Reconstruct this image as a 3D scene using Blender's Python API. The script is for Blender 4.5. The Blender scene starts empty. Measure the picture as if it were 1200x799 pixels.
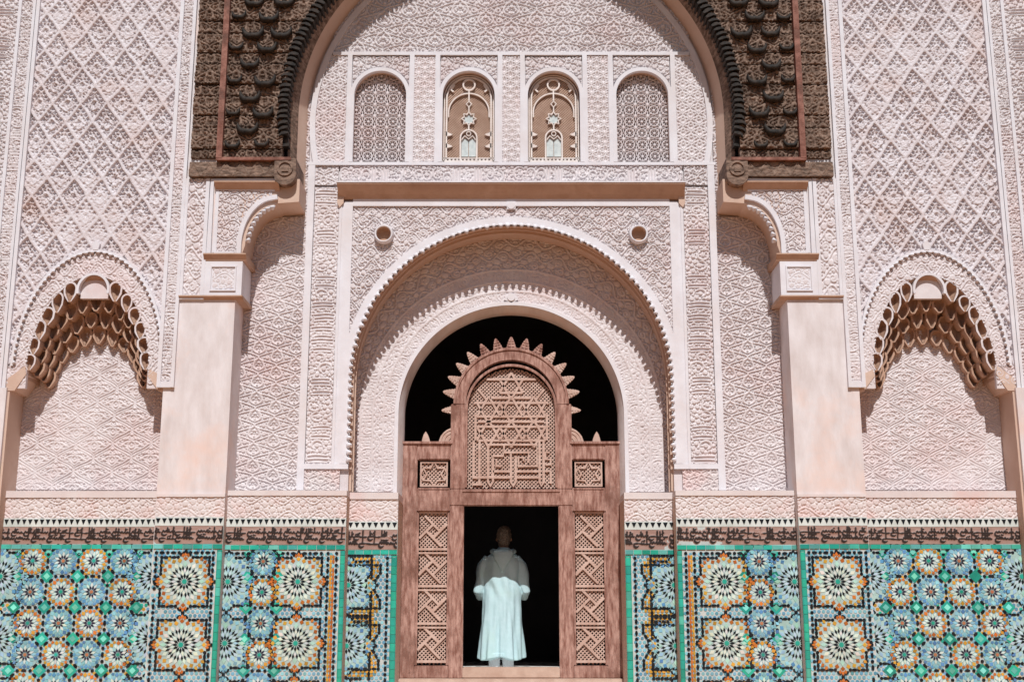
import bpy, bmesh, math, random
import numpy as np
from mathutils import Vector, Matrix
R = math.radians
random.seed(7); rng = np.random.default_rng(11)
sc = bpy.context.scene
COL = sc.collection

# ------------------------------------------------------------------ camera, sky, sun, exposure
cam = bpy.data.cameras.new('camera'); camo = bpy.data.objects.new('camera', cam); COL.objects.link(camo)
cam.sensor_fit = 'HORIZONTAL'; cam.sensor_width = 36.0; cam.lens = 43.5; cam.clip_start = .1; cam.clip_end = 500
camo.location = (0.01, -14.35, 1.20)
camo.rotation_euler = (math.pi/2 + math.atan(325/1450), 0, 0)
sc.camera = camo
SUN_EL, SUN_AZ = 48.0, 2.0            # degrees; azimuth off the facade's normal, towards +X
w = bpy.data.worlds.new('World'); sc.world = w; w.use_nodes = True
nt = w.node_tree; nt.nodes.clear()
sky = nt.nodes.new('ShaderNodeTexSky'); sky.sky_type = 'NISHITA'; sky.sun_disc = False
sky.sun_elevation = R(SUN_EL); sky.sun_rotation = R(180 - SUN_AZ)
bg = nt.nodes.new('ShaderNodeBackground'); bg.inputs[1].default_value = 0.05
wo = nt.nodes.new('ShaderNodeOutputWorld')
nt.links.new(sky.outputs[0], bg.inputs[0]); nt.links.new(bg.outputs[0], wo.inputs[0])
sl = bpy.data.lights.new('sun', 'SUN'); sl.energy = 3.5; sl.angle = R(0.5); sl.color = (1.0, .985, .955)
so = bpy.data.objects.new('sun', sl); COL.objects.link(so); so.location = (0, -10, 20)
sd = Vector((math.sin(R(SUN_AZ))*math.cos(R(SUN_EL)), -math.cos(R(SUN_AZ))*math.cos(R(SUN_EL)), math.sin(R(SUN_EL))))
so.rotation_euler = sd.to_track_quat('Z', 'Y').to_euler()
sc.view_settings.view_transform = 'Standard'; sc.view_settings.look = 'None'
sc.view_settings.exposure = 0.14; sc.view_settings.gamma = 1.0; sc.view_settings.use_curve_mapping = False

# ------------------------------------------------------------------ materials
def mat(name, c1, c2=None, nscale=3.0, rough=.85, bump=.0, bscale=60.0, c3=None, s3=.6, attr=None, spec=.3, stretch=None, detail=5):
    m = bpy.data.materials.new(name); m.use_nodes = True
    n = m.node_tree.nodes; L = m.node_tree.links
    b = n['Principled BSDF']; b.inputs['Roughness'].default_value = rough
    b.inputs['Specular IOR Level'].default_value = spec
    geo = n.new('ShaderNodeNewGeometry'); src = geo.outputs['Position']
    if stretch:
        mp = n.new('ShaderNodeMapping'); mp.inputs['Scale'].default_value = stretch
        L.new(src, mp.inputs[0]); src = mp.outputs[0]
    no = n.new('ShaderNodeTexNoise'); no.inputs['Scale'].default_value = nscale; no.inputs['Detail'].default_value = detail
    no.inputs['Roughness'].default_value = .6
    L.new(src, no.inputs['Vector'])
    rp = n.new('ShaderNodeValToRGB'); rp.color_ramp.elements[0].position = .36; rp.color_ramp.elements[1].position = .64
    c2 = c2 or c1
    rp.color_ramp.elements[0].color = (*c1, 1); rp.color_ramp.elements[1].color = (*c2, 1)
    L.new(no.outputs[0], rp.inputs[0]); out = rp.outputs[0]
    if c3:
        n3 = n.new('ShaderNodeTexNoise'); n3.inputs['Scale'].default_value = s3; n3.inputs['Detail'].default_value = 7
        n3.inputs['Roughness'].default_value = .65
        L.new(geo.outputs['Position'], n3.inputs['Vector'])
        r3 = n.new('ShaderNodeValToRGB'); r3.color_ramp.elements[0].position = .50; r3.color_ramp.elements[1].position = .72
        L.new(n3.outputs[0], r3.inputs[0])
        mx = n.new('ShaderNodeMixRGB'); L.new(r3.outputs[0], mx.inputs[0]); L.new(out, mx.inputs[1]); mx.inputs[2].default_value = (*c3, 1)
        out = mx.outputs[0]
    if attr:
        at = n.new('ShaderNodeAttribute'); at.attribute_name = attr
        mu = n.new('ShaderNodeMixRGB'); mu.blend_type = 'MULTIPLY'; mu.inputs[0].default_value = 1
        L.new(at.outputs[0], mu.inputs[1]); L.new(out, mu.inputs[2]); out = mu.outputs[0]
    L.new(out, b.inputs['Base Color'])
    if bump:
        nb = n.new('ShaderNodeTexNoise'); nb.inputs['Scale'].default_value = bscale; nb.inputs['Detail'].default_value = 4
        L.new(src, nb.inputs['Vector'])
        bp = n.new('ShaderNodeBump'); bp.inputs['Strength'].default_value = bump; bp.inputs['Distance'].default_value = .01
        L.new(nb.outputs[0], bp.inputs['Height']); L.new(bp.outputs[0], b.inputs['Normal'])
    return m
M = dict(
  stucco=mat('stucco', (.635,.572,.580), (.71,.665,.682), 5, bump=.25, bscale=90, c3=(.67,.55,.55), s3=.9),
  sebka=mat('sebka_stucco', (.61,.545,.560), (.70,.66,.692), 6, bump=.3, bscale=90, c3=(.61,.49,.47), s3=1.4),
  fillet=mat('fillet_stucco', (.68,.655,.69), (.74,.73,.775), 4, bump=.15, bscale=70, c3=(.67,.62,.625), s3=1.1),
  plaster=mat('plain_plaster', (.61,.55,.545), (.745,.705,.72), 2.3, bump=.45, bscale=9, c3=(.76,.575,.51), s3=1.0, detail=12, stretch=(2.2,1,.8)),
  reveal=mat('shaded_plaster', (.56,.40,.32), (.62,.47,.39), 3, bump=.2, bscale=30, c3=(.50,.34,.26), s3=1.5),  # soffits, jambs and reveals: their brown shade is put into the colour
  frieze=mat('frieze_stucco', (.65,.575,.57), (.70,.65,.65), 4, bump=.25, bscale=90, c3=(.69,.50,.48), s3=1.6),
  dwood=mat('dark_cedar', (.10,.062,.045), (.31,.21,.16), 10, rough=.8, bump=.7, bscale=45, c3=(.085,.054,.040), s3=2.6, stretch=(1,1,3.0)),
  cell=mat('deep_shade_plaster', (.44,.285,.205), (.52,.355,.27), 6, bump=.3, bscale=30, c3=(.36,.22,.155), s3=3),  # muqarnas, cornice, ledges: deeper shade painted in as darker brown
  bwood=mat('shade_black_cedar', (.011,.009,.008), (.040,.029,.023), 16, rough=.7, bump=.4, bscale=45),  # dark fins and rim; on the crescents the black is painted shade
  wire=mat('wire', (.46,.31,.235), (.56,.40,.32), 9),
  rwood=mat('red_cedar', (.17,.065,.045), (.32,.15,.115), 11, rough=.75, bump=.6, bscale=50, c3=(.12,.06,.045), s3=4.0),
  door=mat('door_cedar', (.22,.095,.07), (.52,.32,.265), 9, rough=.75, bump=.7, bscale=40, c3=(.20,.095,.07), s3=3.2, stretch=(3.0,1,.6), detail=9),
  lattice=mat('lattice_cedar', (.48,.32,.26), (.60,.44,.375), 9, rough=.75, bump=.3, bscale=50),
  tile=mat('glazed_tile', (.82,.84,.84), (1.0,1.0,1.0), 9, rough=.22, attr='Col', spec=.5, bump=.12, bscale=22, c3=(.70,.72,.70), s3=2.2, detail=9),
  grout=mat('grout', (.44,.49,.49), (.56,.60,.59), 9, bump=.2),
  ins=mat('inscription_glaze', (.88,.88,.88), (1,1,1), 12, rough=.5, attr='Col', bump=.1, bscale=60, c3=(.82,.75,.72), s3=4),
  mesh=mat('window_mesh', (.33,.225,.18), (.42,.30,.25), 8, bump=.3, bscale=120),
  tracery=mat('tracery', (.70,.62,.58), (.80,.74,.71), 12),
  pane=mat('pale_glass', (.50,.56,.57), (.66,.71,.70), 14, rough=.15, spec=.6),
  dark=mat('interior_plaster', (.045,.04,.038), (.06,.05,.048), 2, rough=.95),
  ibounce=mat('interior_floor', (.76,.75,.72), (.82,.81,.79), 2, rough=.9),  # out of sight behind the sill; white to bounce sun up the robe
  bounce_floor=mat('bounce_floor', (.60,.32,.16), (.66,.37,.19), 1.2, rough=.8, c3=(.54,.28,.135), s3=.7),  # unseen courtyard floor, orange to throw warm light into the shade
  court=mat('court_bounce', (.52,.29,.16), (.58,.34,.20), 1.2, bump=.2),  # added unseen walls: warm colour for bounce, heights set for sky fill
  step=mat('bounce_marble', (.72,.72,.70), (.80,.80,.78), 2, rough=.5, c3=(.66,.66,.64), s3=1.5),  # steps below the view, white to bounce sun onto the person's back
  stone=mat('threshold_stone', (.48,.33,.26), (.58,.43,.35), 6, bump=.3),
  robe=mat('robe_cloth', (.50,.71,.75), (.56,.76,.81), 14, rough=.9, bump=.25, bscale=25, c3=(.52,.74,.73), s3=3),
  trouser=mat('trouser_cloth', (.74,.77,.80), None, 5, rough=.9),
  skin=mat('skin', (.36,.19,.12), (.42,.24,.16), 9, rough=.6),
  hair=mat('hair', (.075,.058,.045), (.24,.20,.165), 70, rough=.75, bump=1.0, bscale=150),
  shoe=mat('shoe_leather', (.10,.06,.04), None, 5, rough=.5),
)

# ------------------------------------------------------------------ object helpers
def put(o, parent):
    COL.objects.link(o)
    if parent is not None:
        o.parent = parent
        if parent.get('_root'):
            o.matrix_parent_inverse = Matrix.Translation(-Vector(parent.location))
    return o
def thing(name, label, cat, loc=(0,0,0), group=None):
    o = bpy.data.objects.new(name, None); COL.objects.link(o); o.location = loc; o['_root'] = 1
    o['label'] = label; o['category'] = cat
    if group: o['group'] = group
    o['kind'] = 'thing'
    return o
def fit(o, sx, a, b):
    # each plane's measured sizes, brought to its true distance
    l = o.location; o.location = (l.x*sx, l.y, l.z*a+b); o.scale = (sx, 1, a)
def newmesh(name, v, f, m, parent=None, smooth=False, cols=None):
    me = bpy.data.meshes.new(name); me.from_pydata(v, [], f); me.materials.append(m)
    if smooth: me.polygons.foreach_set('use_smooth', [True]*len(me.polygons))
    if cols is not None:
        a = me.color_attributes.new('Col', 'FLOAT_COLOR', 'CORNER')
        arr = np.repeat(np.array(cols, dtype=np.float32), [len(x) for x in f], axis=0)
        arr = np.hstack([arr, np.ones((len(arr),1), np.float32)])
        a.data.foreach_set('color', arr.ravel())
    me.update()
    return put(bpy.data.objects.new(name, me), parent)
class MB_:
    def __init__(s): s.v = []; s.f = []; s.c = []
    tilt=0.; lose=0.
    def prism(s, pts, y0, y1, col=None, back=False):
        if s.lose and random.random() < s.lose and abs(pts[0][0]-pts[len(pts)//2][0])+abs(pts[0][1]-pts[len(pts)//2][1]) < .09: return s
        # polygon in x,z extruded from y1 (back) to y0 (front, smaller y)
        n = len(pts); b = len(s.v)
        a = sum(pts[i][0]*pts[(i+1)%n][1]-pts[(i+1)%n][0]*pts[i][1] for i in range(n))
        if a < 0: pts = pts[::-1]
        if s.tilt and max(abs(p[0]-pts[0][0])+abs(p[1]-pts[0][1]) for p in pts) < .09:
            mx=sum(p[0] for p in pts)/n; mz=sum(p[1] for p in pts)/n; g1=random.uniform(-1,1)*s.tilt; g2=random.uniform(-1,1)*s.tilt
            s.v += [(x,y0+g1*(x-mx)+g2*(z-mz),z) for x,z in pts] + [(x,y1,z) for x,z in pts]
        else: s.v += [(x,y0,z) for x,z in pts] + [(x,y1,z) for x,z in pts]
        fs = [tuple(range(b, b+n))] + [(b+i, b+n+i, b+n+(i+1)%n, b+(i+1)%n) for i in range(n)]
        if back: fs.append(tuple(range(b+2*n-1, b+n-1, -1)))
        s.f += fs; s.c += [col]*len(fs); return s
    def box(s, x0,x1,y0,y1,z0,z1, col=None):
        return s.prism([(x0,z0),(x1,z0),(x1,z1),(x0,z1)], y0, y1, col, True)
    def strip(s, pts, wd, y0, y1, closed=False, col=None):
        # flat band of width wd along a polyline in x,z, extruded in y
        p = np.array(pts, float); n = len(p)
        if closed: t = np.roll(p,-1,0)-np.roll(p,1,0)
        else:
            t = np.gradient(p, axis=0)
        t /= np.maximum(np.linalg.norm(t,axis=1,keepdims=True),1e-9)
        nn = np.stack([-t[:,1], t[:,0]],1)*wd/2
        b = len(s.v)
        for q,o in zip(p,nn):
            s.v += [(q[0]+o[0],y0,q[1]+o[1]),(q[0]-o[0],y0,q[1]-o[1]),(q[0]-o[0],y1,q[1]-o[1]),(q[0]+o[0],y1,q[1]+o[1])]
        m = n if closed else n-1
        for i in range(m):
            A = b+4*i; B = b+4*((i+1)%n)
            for k in range(4): s.f.append((A+k, B+k, B+(k+1)%4, A+(k+1)%4)); s.c.append(col)
        if not closed:
            s.f += [(b,b+1,b+2,b+3),(b+4*n-1,b+4*n-2,b+4*n-3,b+4*n-4)]; s.c += [col,col]
        return s
    def build(s, name, m, parent=None, smooth=False):
        return newmesh(name, s.v, s.f, m, parent, smooth, s.c if any(c is not None for c in s.c) else None)
class MB(MB_): pass
class TB(MB_):
    tilt=.055; lose=.012
def ribbon(name, pts, y0, y1, m, parent, ny=2):
    # surface swept along y: the reveal or soffit of an opening whose outline is pts (x,z)
    v = []; f = []; ys = np.linspace(y0,y1,ny); n = len(pts)
    for y in ys: v += [(x,y,z) for x,z in pts]
    for j in range(ny-1):
        for i in range(n-1): f.append((j*n+i, j*n+i+1, (j+1)*n+i+1, (j+1)*n+i))
    return newmesh(name, v, f, m, parent, True)
def cove(name, x0, x1, zt, zb, yt, yb, yw, m, parent):
    prof=[(yt,zt),(yt,zt-.016),(yt+(yb-yt)*.35,zt-(zt-zb)*.42),(yt+(yb-yt)*.75,zt-(zt-zb)*.72),(yb,zb),(yw,zb),(yw,zt)]
    n=len(prof); return newmesh(name, [(x0,y,z) for y,z in prof]+[(x1,y,z) for y,z in prof], [(i,(i+1)%n,n+(i+1)%n,n+i) for i in range(n)]+[tuple(range(n)),tuple(range(2*n-1,n-1,-1))], m, parent)
def plate(name, loops, y0, y1, m, parent):
    # flat plate with holes: first loop outline, others holes
    cu = bpy.data.curves.new(name, 'CURVE'); cu.dimensions = '2D'; cu.fill_mode = 'BOTH'; cu.extrude = (y1-y0)/2
    for lp in loops:
        sp = cu.splines.new('POLY'); sp.points.add(len(lp)-1)
        for p,(x,z) in zip(sp.points, lp): p.co = (x, z, 0, 1)
        sp.use_cyclic_u = True
    t = bpy.data.objects.new('tmp', cu); COL.objects.link(t)
    dg = bpy.context.evaluated_depsgraph_get()
    me = bpy.data.meshes.new_from_object(t.evaluated_get(dg)); me.name = name
    bpy.data.objects.remove(t); bpy.data.curves.remove(cu)
    me.transform(Matrix.Translation((0,(y0+y1)/2,0)) @ Matrix.Rotation(math.pi/2,4,'X'))
    me.materials.clear(); me.materials.append(m)
    return put(bpy.data.objects.new(name, me), parent)
def fast_grid(name, X, Y, Z, fmask, m, parent, col=None):
    nz, nx = X.shape
    idx = np.arange(nz*nx).reshape(nz,nx)
    q = np.stack([idx[:-1,:-1], idx[:-1,1:], idx[1:,1:], idx[1:,:-1]], -1)
    q = q[fmask] if fmask is not None else q.reshape(-1,4)
    if len(q) == 0: return None
    used, inv = np.unique(q, return_inverse=True); q = inv.reshape(-1,4).astype(np.int32)
    co = np.stack([X.ravel()[used], Y.ravel()[used], Z.ravel()[used]],1).astype(np.float32)
    me = bpy.data.meshes.new(name)
    me.vertices.add(len(co)); me.vertices.foreach_set('co', co.ravel())
    me.loops.add(q.size); me.loops.foreach_set('vertex_index', q.ravel())
    me.polygons.add(len(q)); me.polygons.foreach_set('loop_start', np.arange(0,q.size,4,dtype=np.int32))
    me.polygons.foreach_set('use_smooth', np.ones(len(q),bool))
    me.update(calc_edges=True); me.materials.append(m)
    if col is not None:
        a = me.color_attributes.new('Col', 'FLOAT_COLOR', 'POINT')
        c = col.reshape(-1,3)[used]; a.data.foreach_set('color', np.hstack([c,np.ones((len(c),1))]).astype(np.float32).ravel())
    return put(bpy.data.objects.new(name, me), parent)
def vnoise(x, z, s, seed=0):
    x = x*s + seed*17.3; z = z*s + seed*9.1
    xi = np.floor(x); zi = np.floor(z); fx = x-xi; fz = z-zi
    fx = fx*fx*(3-2*fx); fz = fz*fz*(3-2*fz)
    def hsh(a,b): return np.mod(np.sin(a*127.1+b*311.7+seed)*43758.5453,1.0)
    return (hsh(xi,zi)*(1-fx)+hsh(xi+1,zi)*fx)*(1-fz)+(hsh(xi,zi+1)*(1-fx)+hsh(xi+1,zi+1)*fx)*fz
def relief(name, x0,x1,z0,z1, yf, depth, hfun, m, parent, mask=None, step=.008, wear=.35, colfun=None, warp=True, deep=1.12):
    """carved slab: raised faces at y = yf, ground at yf + depth"""
    nx = max(2,int(round((x1-x0)/step))+1); nz = max(2,int(round((z1-z0)/step))+1)
    X, Z = np.meshgrid(np.linspace(x0,x1,nx), np.linspace(z0,z1,nz))
    wx_ = (vnoise(X,Z,2.6,11)-.5)*.030+(vnoise(X,Z,9,12)-.5)*.008; wz_ = (vnoise(X,Z,2.6,13)-.5)*.030+(vnoise(X,Z,9,14)-.5)*.008
    H = hfun(X+wx_,Z+wz_) if warp else hfun(X,Z)
    depth = depth*(deep if warp else 1)
    wv = 1 - wear*np.clip(vnoise(X,Z,1.7,3)*1.6-.55,0,1)
    fm = None
    if mask is not None:
        xc = (X[:-1,:-1]+X[1:,1:])/2; zc = (Z[:-1,:-1]+Z[1:,1:])/2; fm = mask(xc,zc)
    Y = yf + depth*(1-H*wv) + (vnoise(X,Z,2.3,5)-.5)*.006
    return fast_grid(name, X, Y, Z, fm, m, parent, colfun(H,X,Z) if colfun else None)

# ------------------------------------------------------------------ carved ornament: periodic height tiles
class Orn:
    """periodic ornament: strokes are grown into a distance field, the gaps filled with curls"""
    def __init__(s, px, pz, res=.0045, seed=1):
        s.px, s.pz = px, pz; s.nx = max(8,int(px/res)); s.nz = max(8,int(pz/res))
        s.gx, s.gz = np.meshgrid((np.arange(s.nx)+.5)*px/s.nx, (np.arange(s.nz)+.5)*pz/s.nz)
        s.d = np.full(s.gx.shape, 9.0); s.hole = np.full(s.gx.shape, 9.0); s.rnd = random.Random(seed)
    def add(s, pts, rad, mirror=True, drop=True, hole=False):
        pts = np.atleast_2d(np.array(pts,float)); rad = np.broadcast_to(np.array(rad,float), (len(pts),))
        sets = [pts]
        if mirror: sets.append(pts*[-1,1])
        if drop: sets += [p+[s.px/2,s.pz/2] for p in list(sets)]
        D = s.hole if hole else s.d
        for P in sets:
            for (x,z),r in zip(P,rad):
                dx = s.gx-x; dx -= s.px*np.round(dx/s.px); dz = s.gz-z; dz -= s.pz*np.round(dz/s.pz)
                np.minimum(D, np.sqrt(dx*dx+dz*dz)-r, out=D)
        return s
    def fill(s, r=.009, gap=.012, mirror=True, drop=True, n=400, rmax=.05, curl=1.35, sx=1.0):
        for _ in range(n):
            k = np.argmax(s.d); dm = s.d.ravel()[k]
            if dm < gap + .002: break
            x = s.gx.ravel()[k]; z = s.gz.ravel()[k]
            rr = min(dm - gap*.75, rmax) 
            a0 = s.rnd.uniform(0,6.28); sg = s.rnd.choice((-1,1))
            if rr < r*1.6: s.add([(x,z)], max(.004, dm-gap*.6), mirror, drop)
            else:
                t = np.linspace(0,1,int(14+rr*500)); rad = (rr-r*.6)*(1-.72*t*(1 if rr > .024 else .15)); an = a0+sg*t*2*math.pi*curl*(1 if rr > .024 else .40)
                s.add(np.stack([x+sx*rad*np.cos(an), z+rad*np.sin(an)],1), r*(.75+.5*np.sin(t*math.pi)), mirror, drop)
        return s
    def done(s, edge=.0075):
        h = np.clip(.5 - s.d/edge, 0, 1); h = h*h*(3-2*h)
        g = .34*(1-np.clip(s.d/.013,0,1)); h = h+(1-h)*g
        s.H = h*np.clip(.5+s.hole/edge,0,1) if s.hole.min() < 9 else h
        return s
    def __call__(s, x, z):
        u = np.mod(x/s.px,1)*s.nx-.5; v = np.mod(z/s.pz,1)*s.nz-.5
        i = np.floor(u).astype(int); j = np.floor(v).astype(int); fu = u-i; fv = v-j
        i0 = i%s.nx; i1 = (i+1)%s.nx; j0 = j%s.nz; j1 = (j+1)%s.nz; H = s.H
        return (H[j0,i0]*(1-fu)+H[j0,i1]*fu)*(1-fv)+(H[j1,i0]*(1-fu)+H[j1,i1]*fu)*fv
def bez(p0,p1,p2,p3,n=24):
    t = np.linspace(0,1,n)[:,None]; p0,p1,p2,p3 = map(np.array,(p0,p1,p2,p3))
    return (1-t)**3*p0+3*(1-t)**2*t*p1+3*(1-t)*t*t*p2+t**3*p3
def taper(n, r): return r*(.35+.85*np.sin(np.linspace(.25,math.pi,n)))

def ogee(px, pz, r=.0095, seed=1, gap=.011):
    o = Orn(px, pz, seed=seed)
    z = np.linspace(0,pz,60); o.add(np.stack([px/4*(1-np.cos(2*math.pi*z/pz)), z],1), r)
    n = 24
    o.add(bez((0,.22*pz),(.16*px,.30*pz),(.22*px,.55*pz),(.06*px,.72*pz),n), taper(n,r*1.05))
    o.add(bez((.02*px,.86*pz),(.10*px,.80*pz),(.14*px,.72*pz),(.15*px,.60*pz),n), taper(n,r*.9))
    o.add([(.045*px,.48*pz)], .012, hole=True)
    o.add([(0,.50*pz)], r*1.1); 
    return o.fill(r*.85, gap).done()
def scroll(p, r=.0095, seed=1, gap=.011, rmax=.055):
    """wandering vine with spiral side shoots"""
    o = Orn(p, p, seed=seed); q = o.rnd; t = np.linspace(0,1,70)
    for k in range(max(1,int(p/.17))):
        z0 = (k+.5)*p/max(1,int(p/.17)); ph = q.uniform(0,6.28); am = min(.060,p*.13)
        o.add(np.stack([t*p, z0+am*np.sin(2*math.pi*t*max(1,round(p/.26))+ph)],1), r, False, False)
    for k in range(int(p*p/.0125)):
        i = np.argmax(o.d + np.array([[q.random()*.02]])); x = o.gx.ravel()[i]; z = o.gz.ravel()[i]; dm = o.d.ravel()[i]
        if dm < .03: break
        R_ = min(dm-.008, rmax); an = q.uniform(0,6.28)+q.choice((-1,1))*t*2*math.pi*1.45; rad = R_*(1-.78*t)
        o.add(np.stack([x+rad*np.cos(an), z+rad*np.sin(an)],1), r*(.8+.5*t), False, False)
    return o.fill(r*.9, gap, False, False, rmax=rmax).done()
def script(wd, ln, r=.010, seed=1, gap=.012):
    """calligraphy-like band running along z, letter stems lying across it"""
    o = Orn(wd, ln, seed=seed); q = o.rnd; z = .04
    while z < ln-.1:
        k = q.random()
        if k < .45:
            for j in range(q.choice((2,3))):
                x0 = q.uniform(.08,.2)*wd; x1 = q.uniform(.75,.92)*wd
                o.add(np.stack([np.linspace(x0,x1,30), np.full(30,z)+.006*np.sin(np.linspace(0,3,30))],1), r*.85, False, False); z += .042
            z += .03
        else:
            c = q.uniform(.3,.7)*wd; rr = q.uniform(.045,.07); t = np.linspace(0,1,40); a = q.uniform(0,6)+q.choice((-1,1))*t*4.6
            o.add(np.stack([c+rr*1.3*np.cos(a), z+rr+rr*np.sin(a)],1), taper(40,r*1.2), False, False); z += 2*rr+.02
    return o.fill(r*.8, gap, False, False, rmax=.028).done()
def chev(px, pz, r=.0085, seed=3):
    o = Orn(px, pz, seed=seed)
    t = np.linspace(0,1,30)
    o.add(np.stack([t*px/2, t*pz/2],1), r); o.add(np.stack([t*px/2, pz/2-t*pz/2+pz*.25],1), r*.7)
    return o.fill(r*.9, .010, rmax=.02).done()
A_mid = ogee(.46,.21,seed=2); A_tym = ogee(.66,.285,.0105,seed=4); A_wd = ogee(.30,.24,.011,seed=41,gap=.014); A_frz = ogee(.30,.17,.008,seed=6,gap=.009)
B_spd = scroll(.54,.0095,seed=5,rmax=.052); B_fine = scroll(.34,.0078,seed=8,gap=.009,rmax=.03); B_arc = scroll(.56,.0105,seed=9,gap=.012,rmax=.05)
S_v = script(.32,1.9,seed=3); S_h = script(.27,2.2,.009,seed=12); S_t = script(.19,2.6,.0075,seed=15,gap=.010); S_e = script(.42,1.7,.011,seed=19)
INS = Orn(.20,2.4,seed=77)
def write(o, base, top, z1, dens, r):
    q = o.rnd; z = .01
    while z < z1:
        L_ = q.uniform(.10,.24); n = max(8,int(L_/.004)); t = np.linspace(0,1,n)
        teeth = np.abs(np.sin(t*L_/.032*math.pi))**3*.016*(q.random()<.8)
        o.add(np.stack([base+teeth+.004*np.sin(t*6), z+t*L_],1), r*(.75+.35*np.sin(t*9)**2), False, False)
        tl = bez((base,z),(base-.035,z-.01),(base-.045,z+.03),(base-.02,z+.055),22); o.add(tl, taper(22,r*1.2), False, False)
        for _ in range(q.choice(dens)):
            zz = z+q.uniform(.1,.9)*L_; m = 20
            if q.random() < .6: o.add(np.stack([np.linspace(base,top-q.uniform(0,.015),m), zz+np.linspace(0,.006,m)],1), r*np.linspace(.75,.95,m), False, False)
            else:
                a = np.linspace(0,2*math.pi,20); o.add(np.stack([base+.015+.014*np.cos(a), zz+.014*np.sin(a)],1), r*.6, False, False)
            if q.random() < .7: o.add([(base+q.uniform(.03,.05), zz+.02)], r*1.0, False, False)
        z += L_+q.uniform(.012,.03)
write(INS, .058, .188, 2.36, (2,3,4,4), .0100); write(INS, .128, .19, 2.36, (1,2,2), .0092); INS.done(.006)
C_w = ogee(.155,.135,.0075,seed=31,gap=.0095); C_s = ogee(.20,.17,.008,seed=33,gap=.010)
def niche_orn(px=.46, pz=.34, r=.0060):
    o = Orn(px, pz, seed=21); z = np.linspace(0,pz,70); n = 26
    o.add(np.stack([px/4*(1-np.cos(2*math.pi*z/pz)), z],1), r)
    o.add(np.stack([px/4*(1-np.cos(2*math.pi*z/pz))*.78+.0, z*.8+pz*.1],1), r*.7)
    for a,b_,c,d_ in (((0,.24),(.10,.30),(.15,.45),(.04,.58)),((.04,.58),(.12,.62),(.20,.56),(.24,.46)),((0,.70),(.06,.80),(.10,.74),(.14,.64)),((.02,.36),(.06,.40),(.07,.46),(0,.50))):
        o.add(bez(*[(p*px,q*pz) for p,q in (a,b_,c,d_)],n), taper(n,r*1.1))
    o.fill(r*.9,.016,True,True,sx=1.6,rmax=.018,curl=.8).done(.008); o.H = 1-o.H; return o
N_back = niche_orn()
def rot90(o): return lambda x,z: o(z,x)
claustra = Orn(.158,.158,res=.003)
_a = np.linspace(0,2*math.pi,60); claustra.add(np.stack([.058*np.cos(_a),.058*np.sin(_a)],1), .0095, drop=False)
claustra.add([(0,0)], .020, drop=False)
for k in range(8):
    a = k*math.pi/4; claustra.add([(.036*math.cos(a),.036*math.sin(a))], .008, False, False)
    t = np.linspace(0,.062,12); claustra.add(np.stack([.079+t*math.cos(a),.079+t*math.sin(a)],1), .007, False, False)
claustra.done(.007)

# ------------------------------------------------------------------ key dimensions (metres; x from the axis, y into the wall)
YP, YW, YN, YM, YD, YS, YT = 0.0, .03, .45, .47, 1.02, 1.18, -.06   # pilaster, wing, niche back, middle wall, door arch, screen, timber
PIN, POUT = 3.32, 4.12
def circ(cx, cz, r, a0, a1, n=64): return [(cx+r*math.cos(R(a0+(a1-a0)*i/n)), cz+r*math.sin(R(a0+(a1-a0)*i/n))) for i in range(n+1)]
def archpath(hw, zs, zb, r=None, n=64): return [(hw,zb)] + circ(0,zs,hw,0,180,n) + [(-hw,zb)]

# ------------------------------------------------------------------ setting
def struct(o, label=None):
    o['kind'] = 'structure'
    if label: o['label'] = label
    return o
struct(newmesh('courtyard_floor', [(-60,-60,0),(60,-60,0),(60,30,0),(-60,30,0)], [(0,1,2,3)], M['bounce_floor']), 'unseen orange courtyard floor in front of the facade')
b = MB()
b.box(-9.8,9.8,-18.6,-18,0,5.6); struct(b.build('court_bounce_wall', M['court']), 'unseen courtyard wall facing the facade, sized and coloured for warm fill light')
for s in (-1,1):
    b = MB(); b.box(s*9.5 - .3, s*9.5 + .3, -18, .0, 0, 7.0)
    struct(b.build('court_bounce_side', M['court']), 'unseen side wall of the courtyard, added for warm bounce light')
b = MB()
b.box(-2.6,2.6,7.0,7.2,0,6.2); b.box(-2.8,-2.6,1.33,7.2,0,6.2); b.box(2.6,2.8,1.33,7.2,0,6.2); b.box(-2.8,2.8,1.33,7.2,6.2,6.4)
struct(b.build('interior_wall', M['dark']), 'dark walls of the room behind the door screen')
b = MB(); b.box(-2.6,2.6,1.30,7.0,.3,.50); struct(b.build('interior_floor', M['ibounce']), 'hidden white floor behind the door screen, bouncing sun onto the robe')
b = MB()
for k in range(3): b.box(-1.32,1.32,1.0-.34*(k+1),1.02 if k == 0 else 1.0-.34*k, 0, .42-.14*k)
struct(b.build('entrance_steps', M['step']), 'unseen steps up to the doorway, whitened to bounce sun onto the person')

# ------------------------------------------------------------------ middle wall
mw = thing('carved_wall', 'pale pink carved stucco wall around the doorway, with four arched windows', 'wall', (0,YM,0))
WX, WH, WS, WT = (-1.676,-.544,.544,1.676), .345, 7.745, 6.83
OR, OZ = 1.95, 4.04
outer_arch = [(OR,2.35)]+circ(0,OZ,OR,0,180,72)+[(-OR,2.35)]
def winloop(cx, hw=WH): return [(cx+hw,WT),(cx+hw,WS)]+circ(cx,WS,hw,0,180,24)[1:-1]+[(cx-hw,WS),(cx-hw,WT)]
outline = [(-3.5,0),(-OR,0)]+outer_arch[::-1]+[(OR,0),(3.5,0),(3.5,10.6),(-3.5,10.6)]
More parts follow.
